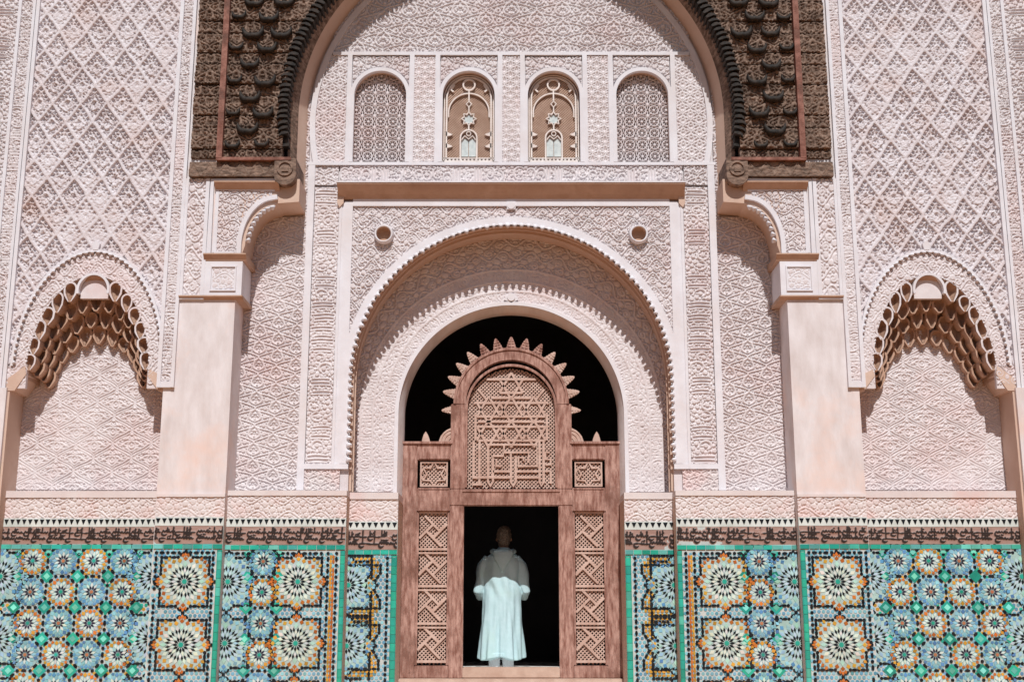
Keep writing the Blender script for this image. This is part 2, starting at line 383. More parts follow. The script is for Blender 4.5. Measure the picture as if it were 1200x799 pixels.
# core wall stands 45 mm behind the carved faces
plate('wall_core', [outline]+[winloop(x,WH+.01) for x in WX], YM+.045, YD+.06, M['stucco'], mw)
def in_barrel(x,z,r=2.61): return np.where(z>7.37, np.hypot(x,z-7.37)<r, np.abs(x)<np.where(z>6.1,r,3.34))
for s in (-1,1):
    X = lambda a,b: (min(s*a,s*b), max(s*a,s*b))
    relief('arabesque_panel', *X(2.56,3.34), 2.67, 6.80, YM, .030, lambda x,z: A_mid(x+.10,z), M['stucco'], mw, in_barrel)
    relief('arabesque_panel', *X(2.56,2.60), 6.80, 8.0, YM, .03, lambda x,z: A_mid(x,z), M['stucco'], mw, in_barrel)
    relief('script_band', *X(2.16,2.47), 2.98, 6.50, YM, .026, lambda x,z: S_v((x*s-2.155),z), M['stucco'], mw)
    relief('square_panel', *X(2.05,2.50), 2.67, 2.93, YM, .026, lambda x,z: A_frz(x-s*2.275,z), M['frieze'], mw)
    # plain mouldings of the rectangular frame
    b = MB(); b.box(*X(2.475,2.56),YM-.012,YM+.05,2.67,6.80); b.build('fillet', M['fillet'], mw)
    b = MB(); b.box(*X(2.12,2.155),YM-.012,YM+.05,2.94,6.30); b.build('fillet', M['fillet'], mw)
    b = MB(); b.box(*X(2.085,2.12),YM+.004,YM+.05,2.94,6.30); b.build('fillet', M['fillet'], mw)
    b = MB(); b.box(*X(1.985,2.085),YM-.004,YM+.05,2.94,6.30); b.build('fillet', M['fillet'], mw)
    b = MB(); b.box(*X(1.95,2.56),YM-.010,YM+.05,2.925,2.985); b.build('fillet', M['fillet'], mw)
# spandrel over the door arch
def sp_mask(x,z): return (np.hypot(x,np.maximum(z-OZ,0))>OR+.10) & (np.hypot(np.abs(x)-1.587,z-5.863)>.125)
relief('spandrel', -1.985,1.985,2.99,6.25, YM+.005, .034, lambda x,z: B_spd(x,z), M['stucco'], mw, sp_mask)
b = MB(); b.box(-1.985,1.985,YM-.008,YM+.05,6.245,6.336); b.build('fillet', M['fillet'], mw)
b = MB(); b.box(-.055,.055,YM-.02,YM+.05,6.20,6.30); b.prism(circ(0,6.25,.05,0,360,16)[:-1],YM-.028,YM+.03); b.build('rosette', M['fillet'], mw)
# cornice over the door frame
cove('cornice', -2.17, 2.17, 6.497, 6.335, YM-.17, YM-.008, YM+.05, M['cell'], mw)
b = MB(); b.box(-2.18,2.18,YM-.18,YM+.05,6.497,6.515); b.build('cornice_cap', M['fillet'], mw)
for s in (-1,1):
    b = MB(); b.prism([(s*2.18,6.43),(s*2.18,6.28),(s*2.15,6.22),(s*2.10,6.28),(s*2.10,6.43)],YM-.03,YM+.05); b.build('cornice_return', M['reveal'], mw)
# script frieze and window register
relief('script_frieze', -2.16,2.16,6.53,6.79, YM-.002, .026, lambda x,z: rot90(S_h)(x,z-6.527), M['stucco'], mw)
for s in (-1,1):
    X = lambda a,b: (min(s*a,s*b), max(s*a,s*b))
    relief('square_panel', *X(2.18,2.54), 6.53,6.79, YM, .03, lambda x,z: A_frz(x-s*2.36,z-6.66), M['stucco'], mw)
b = MB(); b.box(-2.58,2.58,YM-.014,YM+.05,6.79,6.83); b.box(-2.18,2.18,YM-.01,YM+.05,6.513,6.535); b.build('fillet', M['fillet'], mw)
b = MB(); b.box(-2.3,2.3,YM-.012,YM+.05,8.30,8.345); b.build('fillet', M['fillet'], mw)
relief('tympanum', -2.3,2.3,8.345,9.98, YM, .034, lambda x,z: A_tym(x,z+.03), M['stucco'], mw, in_barrel)
for x0,x1 in ((-1.27,-.95),(-.135,.135),(.95,1.27)):
    c = (x0+x1)/2; relief('strip_panel', x0+.02,x1-.02,6.83,8.30, YM+.002,.022, lambda x,z: C_w(x-c,z), M['stucco'], mw)
for s in (-1,1):
    X = lambda a,b: (min(s*a,s*b), max(s*a,s*b))
    relief('strip_panel', *X(2.11,2.585), 6.83,8.30, YM+.002,.022, lambda x,z: C_s(x,z), M['stucco'], mw, lambda x,z: in_barrel(x,z,2.50))
    b = MB(); b.strip(circ(0,7.37,2.53,-13,62,40) if s > 0 else circ(0,7.37,2.53,118,193,40), .07, YM-.012, YM+.05); b.build('arch_fillet', M['fillet'], mw)
for cx in WX:
    relief('window_spandrel', cx-.36,cx+.36,WS,8.285, YM+.002,.028, lambda x,z: B_fine(x-cx,z), M['stucco'], mw, lambda x,z: np.hypot(x-cx,z-WS)>.395)
    for s in (-1,1):
        b = MB(); b.box(min(cx+s*.37,cx+s*.43),max(cx+s*.37,cx+s*.43),YM-.014,YM+.05,WT,8.30); b.build('fillet', M['fillet'], mw)
wlab = ('round-headed window at the far left, pierced plaster screen', 'second window, white tracery', 'third window, white tracery', 'round-headed window at the far right, pierced plaster screen')
for i,cx in enumerate(WX):
    fr = MB(); fr.strip(winloop(cx,WH+.012), .05, YM-.018, YM+.05); fo = fr.build('window', M['fillet'], mw)
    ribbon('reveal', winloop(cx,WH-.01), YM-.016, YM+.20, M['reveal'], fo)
    inw = lambda x,z: (np.abs(x-cx)<WH) & ((z<WS)|(np.hypot(x-cx,z-WS)<WH))
    if i in (0,3):
        relief('pierced_screen', cx-WH,cx+WH,WT,WS+WH, YM+.10,.045, lambda x,z: claustra(x-cx,z), M['stucco'], fo, lambda x,z: inw(x,z)&(claustra(x-cx,z)>.42), step=.0055, wear=.1, warp=False)
        b = MB(); b.prism(winloop(cx), YM+.185, YM+.20); b.build('backing', M['mesh'], fo)
    else:
        b = MB(); b.prism(winloop(cx), YM+.150, YM+.20); b.build('backing', M['mesh'], fo)
        b = MB(); q = .022
        for k in range(-40,60):     # fine diagonal wire mesh, clipped to the opening
            for sg in (1,-1):
                pts = [(cx-WH+.02+t, WT+k*.035+sg*t) for t in np.linspace(0,2*WH-.04,24)]
                pts = [p for p in pts if p[1]>WT and (p[1]<WS or math.hypot(p[0]-cx,p[1]-WS)<WH-.02)]
                if len(pts)>1: b.strip([pts[0],pts[-1]], .012, YM+.128-.004*sg, YM+.136-.004*sg)
        o = b.build('wire_mesh', M['wire'], fo); o['kind'] = 'stuff'
        Y0,Y1 = YM+.09,YM+.118; wb = .016
        b = MB()
        b.strip([(cx-.315,WT+.03)]+[(cx-.315,WS)]+circ(cx,WS,.315,180,0,30)[1:-1]+[(cx+.315,WS),(cx+.315,WT+.03),(cx-.315,WT+.03)][0:2], .014, Y0,Y1)
        b.strip([(cx-.285,WT+.08),(cx-.285,WS)]+circ(cx,WS,.285,180,0,30)[1:-1]+[(cx+.285,WS),(cx+.285,WT+.08)], .02, Y0,Y1)
        b.strip([(cx-.33,WT+.05),(cx+.33,WT+.05)], .02, Y0,Y1); b.strip([(cx-.33,WT+.09),(cx+.33,WT+.09)], .012, Y0,Y1)
        for k in range(-6,7): b.box(cx+k*.048-.012,cx+k*.048+.012,Y0+.003,Y1,WT+.05,WT+.09)
        b.build('arch_tracery', M['tracery'], fo)
        b = MB(); b.strip(circ(cx,7.93,.075,0,360,24)[:-1], .02, Y0-.004,Y1, True); b.build('ring', M['tracery'], fo)
        b = MB(); b.strip([(cx-.26,7.48)]+circ(cx,7.55,.26,180,0,26)+[(cx+.26,7.48)], .016, Y0-.002,Y1); b.build('inner_arch', M['tracery'], fo)
        b = MB()
        st = [((.095 if k%2==0 else .062)*math.cos(k*math.pi/8), (.095 if k%2==0 else .062)*math.sin(k*math.pi/8)) for k in range(16)]
        b.strip([(cx+x,7.46+z) for x,z in st], .016, Y0-.004,Y1, True)
        b.strip([(cx,7.85),(cx,7.70)], .018, Y0-.003,Y1); b.strip([(cx-.035,7.665),(cx,7.70),(cx+.035,7.665),(cx,7.62)], .014, Y0-.003,Y1, True)
        b.strip([(cx,7.63),(cx,7.55)], .016, Y0-.002,Y1); b.strip([(cx,7.37),(cx,7.30)], .018, Y0-.002,Y1)
        b.build('star', M['tracery'], fo)
        b = MB(); b.prism(circ(cx,7.46,.058,0,360,16)[:-1], Y1-.006,Y1+.004); b.build('pane', M['pane'], fo)
        b = MB(); b.strip([(cx-.105,WT+.05),(cx-.105,7.20)]+circ(cx,7.20,.105,180,0,16)[1:-1]+[(cx+.105,7.20),(cx+.105,WT+.05)], .018, Y0-.004,Y1)
        b.strip([(cx-.09,7.17),(cx-.05,7.225),(cx,7.18),(cx+.05,7.225),(cx+.09,7.17)], .012, Y0-.004, Y1); b.strip(circ(cx,7.255,.028,0,360,12)[:-1], .010, Y0-.003, Y1, True)
        for sx in (-1,1):
            for zz in (7.08,7.24):
                lf = MB(); lf.prism([(cx+sx*.29,zz+.045),(cx+sx*.24,zz+.02),(cx+sx*.205,zz+.005),(cx+sx*.235,zz-.012),(cx+sx*.29,zz-.02)], Y0,Y1); lf.build('leaf', M['tracery'], fo)
            lf = MB(); lf.strip([(cx+sx*.19,WS+.19),(cx+sx*.235,WS+.12),(cx+sx*.20,WS+.09)], .024, Y0+.002,Y1); lf.build('leaf', M['tracery'], fo)
        b.build('lantern_arch', M['tracery'], fo)
        b = MB(); b.prism([(cx-.092,6.95),(cx-.004,6.95),(cx-.004,7.17),(cx-.05,7.20),(cx-.092,7.17)], Y1-.004,Y1+.006); b.prism([(cx+.092,6.95),(cx+.004,6.95),(cx+.004,7.17),(cx+.05,7.20),(cx+.092,7.17)], Y1-.004,Y1+.006)
        b.build('pane', M['pane'], fo)
# recess of the door arch: soffit, mouldings, cord of little claws
def hshoe(r): return [(r,2.35),(r,OZ)]+circ(0,OZ,r,0,180,80)[1:-1]+[(-r,OZ),(-r,2.35)]
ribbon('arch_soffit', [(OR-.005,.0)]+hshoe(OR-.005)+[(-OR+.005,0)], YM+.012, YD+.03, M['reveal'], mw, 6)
b = MB(); b.strip([(OR+.06,2.99),(OR+.06,OZ)]+circ(0,OZ,OR+.06,0,180,80)[1:-1]+[(-OR-.06,OZ),(-OR-.06,2.99)], .10, YM-.008, YM+.05); cord = b.build('cord', M['fillet'], mw)
b = MB(); b.strip([(OR-.012,2.67),(OR-.012,OZ)]+circ(0,OZ,OR-.012,0,180,80)[1:-1]+[(-OR+.012,OZ),(-OR+.012,2.67)], .035, YM+.09, YM+.12); b.build('moulding', M['reveal'], mw)
b = MB(); b.strip([(OR-.018,2.67),(OR-.018,OZ)]+circ(0,OZ,OR-.018,0,180,80)[1:-1]+[(-OR+.018,OZ),(-OR+.018,2.67)], .05, YM+.19, YM+.215); b.build('moulding', M['reveal'], mw)
def claw_mesh(name, w_, h_, d_):
    # a hooked leaf: rounded tongue with a curled tip, local z outwards from the arch centre
    v=[]; f=[]; n=7; prof=[(0,.0,1.0),(.25,.55,1.0),(.55,1.0,.85),(.85,.9,.55),(1.0,.45,.2)]
    for t,dd,ww in prof:
        for k in range(n):
            a=math.pi*k/(n-1); v.append((-math.cos(a)*w_/2*ww, -d_*dd*(.35+.65*math.sin(a)), -h_*t))
    for i in range(len(prof)-1):
        for k in range(n-1): f.append((i*n+k,i*n+k+1,(i+1)*n+k+1,(i+1)*n+k))
    f.append(tuple(range((len(prof)-1)*n,len(prof)*n)))
    me=bpy.data.meshes.new(name); me.from_pydata(v,[],f); me.polygons.foreach_set('use_smooth',[True]*len(me.polygons)); me.update(); return me
claw = claw_mesh('claw', .060,.068,.058); claw.materials.append(M['fillet'])
def along(path, pitch):
    p=np.array(path); d=np.r_[0,np.cumsum(np.linalg.norm(np.diff(p,axis=0),axis=1))]
    n=int(d[-1]/pitch); s=(np.arange(n)+.5)*d[-1]/n
    x=np.interp(s,d,p[:,0]); z=np.interp(s,d,p[:,1]); t=np.stack([np.interp(s+.01,d,p[:,0])-np.interp(s-.01,d,p[:,0]), np.interp(s+.01,d,p[:,1])-np.interp(s-.01,d,p[:,1])],1)
    return [(a,c,math.atan2(q[1],q[0])) for a,c,q in zip(x,z,t)]
for x,z,a in along([(OR+.035,2.99),(OR+.035,OZ)]+circ(0,OZ,OR+.035,0,180,80)[1:-1]+[(-OR-.035,OZ),(-OR-.035,2.99)], .088):
    o = bpy.data.objects.new('claw', claw); put(o, cord); o.location=(x,YM+.0,z)
    o.rotation_euler=(0, -(a-math.pi), 0); k=random.uniform(.85,1.15); o.scale=(k,k,k)
for s in (-1,1):   # pairs of cup bosses
    n=20; v=[]; f=[]; prof=[(.130,.07),(.122,.02),(.116,-.035),(.110,-.052),(.096,-.052),(.090,-.03),(.086,.055),(.06,.064),(.004,.064)]
    for r_,yy in prof:
        for k in range(n):
            zq=r_*math.sin(2*math.pi*k/n); ct,st_=1.0,0.0
            v.append((s*1.587+r_*math.cos(2*math.pi*k/n), YM-.02+yy*ct-zq*st_, 5.863+yy*st_*.6+zq*ct))
    for i in range(len(prof)-1):
        for k in range(n): f.append((i*n+k,i*n+(k+1)%n,(i+1)*n+(k+1)%n,(i+1)*n+k))
    o = newmesh('cup_boss', v, f, M['fillet'], mw, True); o.data.materials.append(M['cell'])
    for i_,p_ in enumerate(o.data.polygons): p_.material_index = 1 if i_ >= 5*n else 0  # hollow of the cup gets the darker brown as painted shade
    b = MB(); b.box(min(s*1.72,s*1.95)+(0),max(s*1.72,s*1.95),YM+.20,YM+.24,0,.1); 

fit(mw, 1.0030, .9965, .0360)
# ------------------------------------------------------------------ door arch (inner ring of the recess)
da = thing('door_arch', 'round stucco arch ring with fine carved bands framing the wooden door screen', 'arch', (0,YD,0))
IR, IZ = 1.39, 3.645
big = [(-2.3,0),(-IR,0),(-IR,IZ)]+circ(0,IZ,IR,180,0,64)[1:-1]+[(IR,IZ),(IR,0),(2.3,0),(2.3,6.3),(-2.3,6.3)]
plate('ring_core', [big], YD+.045, YD+.30, M['stucco'], da)
def ring_relief():
    zb=2.69; L1=IZ-zb; L2=math.pi*1.62; tot=2*L1+L2; st=.0085
    ns=int(tot/st); nr=int(1.0/st); S,Rr=np.meshgrid(np.linspace(0,tot,ns),np.linspace(.0,1.0,nr))
    th=np.clip((S-L1)/L2,0,1)*math.pi
    x=(IR+Rr)*np.cos(th); z=IZ+(IR+Rr)*np.sin(th); z=np.where(S<L1,zb+S,z); z=np.where(S>L1+L2,zb+(tot-S),z)
    h=np.where(Rr<.05,.9,0.)
    h=np.where((Rr>=.05)&(Rr<.17),S_t(Rr-.03,S)*.8+.1,h); h=np.where((Rr>=.17)&(Rr<.195),1,h)
    h=np.where((Rr>=.195)&(Rr<.30),B_fine(S,Rr)*.9,h); h=np.where((Rr>=.30)&(Rr<.325),1,h)
    h=np.where((Rr>=.325)&(Rr<.45),S_t(Rr-.29,S+.7)*.8+.1,h); h=np.where((Rr>=.45)&(Rr<.475),1,h)
    h=np.where(Rr>=.475,B_arc(S,Rr),h)
    dep=np.where(Rr<.475,.022,.035)
    Y=YD+dep*(1-h)+(vnoise(x,z,2.3,5)-.5)*.005
    rc=(Rr[:-1,:-1]); sc_=(S[:-1,:-1]); leg=(sc_<L1)|(sc_>L1+L2)
    fm=~(leg&(rc>.57)); fm&=np.hypot(x[:-1,:-1],np.maximum(z[:-1,:-1]-OZ,0))<OR+.02
    fast_grid('carved_ring', x, Y, z, fm, M['stucco'], da)
ring_relief()
def inpath(r): return [(r,.0),(r,IZ)]+circ(0,IZ,r,0,180,64)[1:-1]+[(-r,IZ),(-r,0)]
b = MB(); b.strip(inpath(IR+.015), .045, YD-.03, YD+.05); b.build('moulding', M['fillet'], da)
pa, pb = inpath(IR-.004), inpath(IR-.062)
v=[(x,YD-.01,z) for x,z in pa]+[(x,YD+.10,z) for x,z in pb]+[(x,YD+.30,z) for x,z in pb]; n=len(pa)
newmesh('chamfer', v, [(j*n+i,j*n+i+1,(j+1)*n+i+1,(j+1)*n+i) for j in range(2) for i in range(n-1)], M['plaster'], da, True)
b = MB(); b.prism(circ(0,5.13,.05,0,360,12)[:-1],YD-.045,YD+.02); b.prism([(-.09,5.10),(0,5.06),(.09,5.10),(.06,5.15),(-.06,5.15)],YD-.03,YD+.02); b.build('keystone_flower', M['fillet'], da)
for s in (-1,1):
    X = lambda a,b: (min(s*a,s*b), max(s*a,s*b))

fit(da, 1.0228, 1.0161, -.0012)
# ------------------------------------------------------------------ pilasters with consoles
side = {-1:'left', 1:'right'}
for s in (-1,1):
    X = lambda a,b: (min(s*a,s*b), max(s*a,s*b))
    P = lambda pts: [(s*x,z) for x,z in pts]
    pl = thing('pilaster', ('plain pink plaster pilaster with carved console between the %s niche and the doorway wall' % side[s]), 'pilaster', (s*3.7,0,0), 'plaster pilasters carrying the timber arch')
    b = MB(); b.box(*X(PIN,POUT),YP,YM+.06,0,4.91); b.build('shaft', M['plaster'], pl)
    b = MB(); b.box(*X(PIN,POUT),YP+.004,YM+.06,4.91,10.6); b.build('upper_core', M['plaster'], pl)
    # border strip beside the carved wing
    relief('border_strip', *X(4.02,4.15), 3.90,10.4, YP-.03,.024, lambda x,z: S_t((x*s-3.99),z+.3*s), M['stucco'], pl)
    b = MB()
    b.box(*X(4.145,4.19),YP-.044,YP+.05,3.83,10.4); b.box(*X(3.985,4.025),YP-.044,YP+.05,3.83,10.4); b.box(*X(4.02,4.15),YP-.038,YP+.05,3.83,3.90)
    b.build('fillet', M['fillet'], pl)
    b = MB(); b.box(*X(4.03,4.15),YP-.004,YP+.05,3.9,10.4); b.box(*X(3.72,3.98),YP-.002,YP+.05,4.96,6.36); b.build('strip_core', M['stucco'], pl)
    # console side strip
    relief('scroll_strip', *X(3.735,3.965), 4.965,6.45, YP-.028,.026, lambda x,z: B_arc(x,z*.8), M['stucco'], pl)
    b = MB(); b.box(*X(3.95,3.985),YP-.036,YP+.05,4.91,6.45); b.box(*X(3.695,3.74),YP-.036,YP+.05,4.91,6.45); b.box(*X(3.74,3.95),YP-.034,YP+.05,4.91,4.965); b.build('fillet', M['fillet'], pl)
    # capital box and ledge
    b = MB(); b.box(*X(3.245,3.695),YP-.03,YM+.05,4.955,5.385); b.build('capital', M['fillet'], pl)
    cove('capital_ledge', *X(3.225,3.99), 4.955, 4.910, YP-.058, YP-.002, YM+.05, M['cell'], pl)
    relief('capital_panel', *X(3.34,3.60), 5.04,5.30, YP-.040,.018, lambda x,z: B_fine(x-s*3.47,z), M['stucco'], pl, step=.0065)
    b = MB(); b.strip(P([(3.32,5.02),(3.62,5.02),(3.62,5.32),(3.32,5.32)]), .022, YP-.048, YP-.02, True); b.build('panel_frame', M['fillet'], pl)
    cove('console_ledge', *X(3.20,3.715), 5.475, 5.39, YP-.085, YP-.028, YM+.05, M['cell'], pl)
    # bracket: concave quarter rising inwards to the timber
    cur = [(3.30,5.47),(3.265,5.50),(3.235,5.60)]+[(3.235-.36*(1-math.cos(t)), 5.60+.52*math.sin(t)) for t in np.linspace(.1,1.5,14)]+[(2.86,6.14),(2.60,6.16),(2.60,6.455)]
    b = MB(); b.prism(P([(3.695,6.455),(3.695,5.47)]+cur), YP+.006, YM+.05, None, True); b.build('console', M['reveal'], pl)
    inner = [(3.30,5.50)]+[(3.30-.40*(1-math.cos(t)), 5.60+.60*math.sin(t)) for t in np.linspace(.05,1.5,14)]
    b = MB(); b.strip(P([(3.30,5.47)]+inner[1:]+[(2.86,6.21)]), .055, YP-.04, YP+.05); b.build('console_moulding', M['fillet'], pl)
    b = MB(); b.strip(P([(3.665,5.48),(3.665,6.425),(2.80,6.425)]), .055, YP-.035,YP+.03); b.strip(P([(3.60,5.50),(3.60,6.32),(2.90,6.32)]), .05, YP-.015,YP+.03); b.strip(P([(3.36,5.50),(3.60,5.50)]), .035, YP-.02,YP+.03)
    b.build('console_frame', M['fillet'], pl)
    cove('console_shelf', *X(2.84,3.63), 6.395, 6.30, YP-.10, YP-.006, YP+.02, M['cell'], pl)
    def cm(x,z):
        xx=np.abs(x); t=np.clip((z-5.60)/.60,0,1); xe=3.30-.40*(1-np.sqrt(1-t*t)); return (xx>xe+.03)&(xx<3.58)
    relief('console_panel', *X(2.9,3.58), 5.51,6.30, YP-.012,.030, lambda x,z: B_fine(x,z), M['stucco'], pl, cm, step=.0065)
    for k,t in enumerate(np.linspace(.15,1.4,9)):   # ruffled lobes under the curve
        x=3.235-.36*(1-math.cos(t)); z=5.60+.52*math.sin(t)
        o=bpy.data.objects.new('ruffle', claw); put(o,pl); o.location=(s*(x-.005),YP+.04,z+.01); o.rotation_euler=(0, s*(.9-t*.5), 0); o.scale=(1.3,1.6,1.0)
    fit(pl, .9955, .9889, .0645)

# ------------------------------------------------------------------ side walls with muqarnas niches
NX, NH, NO = 5.045, .925, .90      # niche axis, half-width inwards and outwards
def cell_mesh(w_,h_,d_,lip=False):
    # little round-headed concave cell: arched lip, hollow behind it, hanging tip below
    v=[]; f=[]; n=11; ro=w_/2; ri=w_*.37; zs=h_-ro
    def arch(r,y,k=1.0,z0=.0):
        lo=[(r*.22,z0-.03),(r*.62,z0+.012),(r*.92,z0+.05)]
        return [(-x,y,z) for x,z in lo]+[(-r*math.cos(math.pi*i/(n-1)),y,zs+r*k*math.sin(math.pi*i/(n-1))) for i in range(n)]+[(x,y,z) for x,z in lo[::-1]]
    loops=[arch(ro,d_*1.5),arch(ro,0),arch(ri,0,1,.012),arch(ri*.95,d_*.45,1,.02),arch(ri*.5,d_*.9,.8,.05)]; na=n+6
    for l in loops: v+=l
    for j in range(4):
        for i in range(na-1): f.append((j*na+i,j*na+i+1,(j+1)*na+i+1,(j+1)*na+i))
    f.append(tuple(range(4*na,5*na)))
    f += [(0,na,2*na-1,na-1),(na,2*na,3*na-1,2*na-1)]
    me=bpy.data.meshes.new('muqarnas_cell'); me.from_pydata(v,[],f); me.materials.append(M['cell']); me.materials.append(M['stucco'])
    if lip:
        for i in range(na-1,2*(na-1)): me.polygons[i].material_index=1  # lip stays pale as if lit; the hollow keeps its shade-brown
    me.update(); return me
cellA = cell_mesh(.150,.175,.10); cellL = cell_mesh(.150,.185,.11,True)
def lozenge_h(u, v, jx=0, jz=0):
    au=np.abs(u); e=1-(au+np.abs(v))
    h=np.full(u.shape,.55)
    h=np.where((au+np.abs(v)<.66)&(au+np.abs(v)>.54)&(v>-.25),.78,h)
    h=np.where(e<.11,1.0,h)
    rr=np.hypot(u/.30,(v+.10)/.34); h=np.where((np.abs(rr-.86)<.17),.88,h); h=np.where(rr<.50,.60,h)
    h=np.where(np.hypot(u/.10,(v+.02)/.075)<1,.05,h)
    for t in (0.,.27,.54,.80):      # drilled notches under the upper edges
        h=np.where(np.hypot((au-.735*t)/.108,(v-.735*(1-t)+.01)/.078)<1,-.55,h)
    for t in (.2,.5,.8):
        h=np.where(np.hypot((au-.74*t)/.075,(v+.74*(1-t))/.045)<1,.12,h)
    for t in (.28,.62):
        h=np.where(np.hypot((au-.46*t)/.06,(v-.46*(1-t))/.05)<1,.12,h)
    return h
LA, LB = .171, .246
for s in (-1,1):
    X = lambda a,b: (min(s*a,s*b), max(s*a,s*b))
    P = lambda pts: [(s*x,z) for x,z in pts]
    cx = s*NX
    wl = thing('side_wall', 'carved lozenge stucco wall with stalactite niche on the %s of the doorway' % side[s], 'wall', (s*5.4,YW,0), 'carved side walls with niches')
    core = [(3.9,0),(NX-NH,0),(NX-NH,3.95)]+[(NX-.84*math.cos(t),3.95+1.30*math.sin(t)) for t in np.linspace(0,math.pi,40)]+[(NX+NO,3.95),(NX+NO,0),(7.6,0),(7.6,10.6),(3.9,10.6)]
    plate('wall_core', [P(core)], YW+.05, YN+.25, M['sebka'], wl)
    # lozenge lattice: every lozenge its own piece
    z_lo, z_hi, x_lo, x_hi = 4.05, 9.85, 4.19, 6.0
    def above_cord(x,z): 
        xx=(np.abs(x)-NX)/.90; zz=(z-4.10)/1.44; return (xx*xx+zz*zz>1)|(z<4.10)
    st=.0072; nx=int((x_hi-x_lo)/st)+1; nz=int((z_hi-z_lo)/st)+1
    xs=np.linspace(*X(x_lo,x_hi),nx); Xg,Zg=np.meshgrid(xs,np.linspace(z_lo,z_hi,nz))
    A=(np.abs(Xg)-NX+(vnoise(Xg,Zg,5,21)-.5)*.026+(vnoise(Xg,Zg,16,23)-.5)*.012)/LA; B=(Zg-5.75+(vnoise(Xg,Zg,5,22)-.5)*.026+(vnoise(Xg,Zg,16,24)-.5)*.014)/LB
    p=np.floor((A+B+1)/2).astype(int); q=np.floor((B-A+1)/2).astype(int)
    U=A-(p-q); V=B-(p+q)
    rq=np.mod(np.sin(p*91.7+q*47.3+s*3.1)*4375.85,1)
    H=lozenge_h(U,V); H=np.clip(H+(B_fine(Xg,Zg)-.5)*.36*((H>.2)&(H<.9))+(vnoise(Xg,Zg,45,6)-.5)*.18,-.6,1)
    dep=.062*(.45+.7*rq)
    H=1-(1-H)*(.50+.50*vnoise(Xg,Zg,1.3,s+4))
    Yg=YW+dep*(1-H)+(vnoise(Xg,Zg,2.3,8)-.5)*.008
    m_=above_cord(Xg[:-1,:-1],Zg[:-1,:-1])&(Zg[:-1,:-1]>4.1)
    pan = bpy.data.objects.new('lozenge_panel', None); put(pan, wl)
    ids=(p*100+q)[:-1,:-1]
    for k in np.unique(ids[m_]):
        fm=(ids==k)&m_
        r_,c_=np.where(fm); sl_=np.s_[r_.min():r_.max()+2, c_.min():c_.max()+2]
        fast_grid('carved_lozenge', Xg[sl_],Yg[sl_],Zg[sl_], fm[r_.min():r_.max()+1, c_.min():c_.max()+1], M['sebka'], pan)
    # outer borders
    b = MB(); b.box(*X(5.99,6.035),YW-.03,YW+.07,3.83,10.4); b.box(*X(6.045,6.08),YW-.022,YW+.07,3.83,10.4); b.box(*X(6.225,6.265),YW-.02,YW+.07,3.83,10.4); b.build('fillet', M['fillet'], wl)
    relief('border_strip', *X(6.08,6.225), 3.9,9.9, YW-.01,.026, lambda x,z: S_t(x*s-6.06,z), M['stucco'], wl)
    relief('script_panel', *X(6.265,6.75), 3.9,9.9, YW-.005,.030, lambda x,z: S_e(x*s-6.3,z), M['stucco'], wl)
    b = MB(); b.box(*X(NX+NO+.02,7.6),YW-.045,YW+.30,0,3.83); b.build('outer_pier', M['plaster'], wl)
    # arch band round the niche, with its cord of beads
    def band(x,z):
        xx=np.abs(x)-NX; zz=z-4.10
        o=(xx/.88)**2+(zz/1.42)**2; i=(xx/.735)**2+((z-3.95)/1.27)**2
        return (o<1.0)&(i>1.0)
    relief('niche_band', *X(NX-.89,NX+.89), 4.1,5.54, YW-.012,.020, lambda x,z: B_spd(x,z*.9), M['stucco'], wl, band)
    relief('niche_band', *X(NX-.91,NX-.725), 3.88,4.1, YW-.012,.02, lambda x,z: B_spd(x,z), M['stucco'], wl)
    relief('niche_band', *X(NX+.725,NX+.95), 3.88,4.1, YW-.012,.02, lambda x,z: B_spd(x,z), M['stucco'], wl)
    b = MB(); b.box(*X(NX-.915,NX-.72),YW+.004,YW+.06,3.83,4.12); b.build('band_core', M['stucco'], wl)
    b = MB(); b.box(*X(NX+.72,NX+.93),YW+.004,YW+.06,3.83,4.12); b.build('band_core', M['stucco'], wl)
    ell = [(cx+.895*math.cos(t),4.10+1.435*math.sin(t)) for t in np.linspace(0,math.pi,60)]
    b = MB(); b.strip(ell,.030,YW-.03,YW+.05); cd = b.build('niche_cord', M['fillet'], wl)
    for x,z,a in along(ell,.077):
        o=bpy.data.objects.new('bead', claw); put(o,cd); o.location=(x,YW-.012,z); o.rotation_euler=(0,-(a-math.pi),0); o.scale=(.95,.75,.62)
    b = MB(); b.prism([(cx-.03,5.54),(cx+.03,5.54),(cx+.05,5.62),(cx,5.66),(cx-.05,5.62)],YW-.035,YW+.05); b.build('finial', M['fillet'], wl)
    # vault shell, tiers of cells stepping back and down to the niche wall
    v=[]; f=[]; T=np.linspace(0,math.pi,48); K=[(YW-.005,.735,1.27,3.95),(YW+.10,.73,1.20,3.95),(YW+.24,.725,1.06,3.95),(YN+.02,.72,.76,3.92)]
    for y,a,bb,z0 in K: v += [(cx+a*math.cos(t),y,z0+bb*math.sin(t)) for t in T]
    for j in range(3):
        for i in range(47): f.append((j*48+i,j*48+i+1,(j+1)*48+i+1,(j+1)*48+i))
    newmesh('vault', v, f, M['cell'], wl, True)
    tiers=[(YW-.006,.705,1.15,3.97),(YW+.125,.665,1.00,3.95),(YW+.235,.625,.85,3.92),(YW+.32,.59,.70,3.88)]
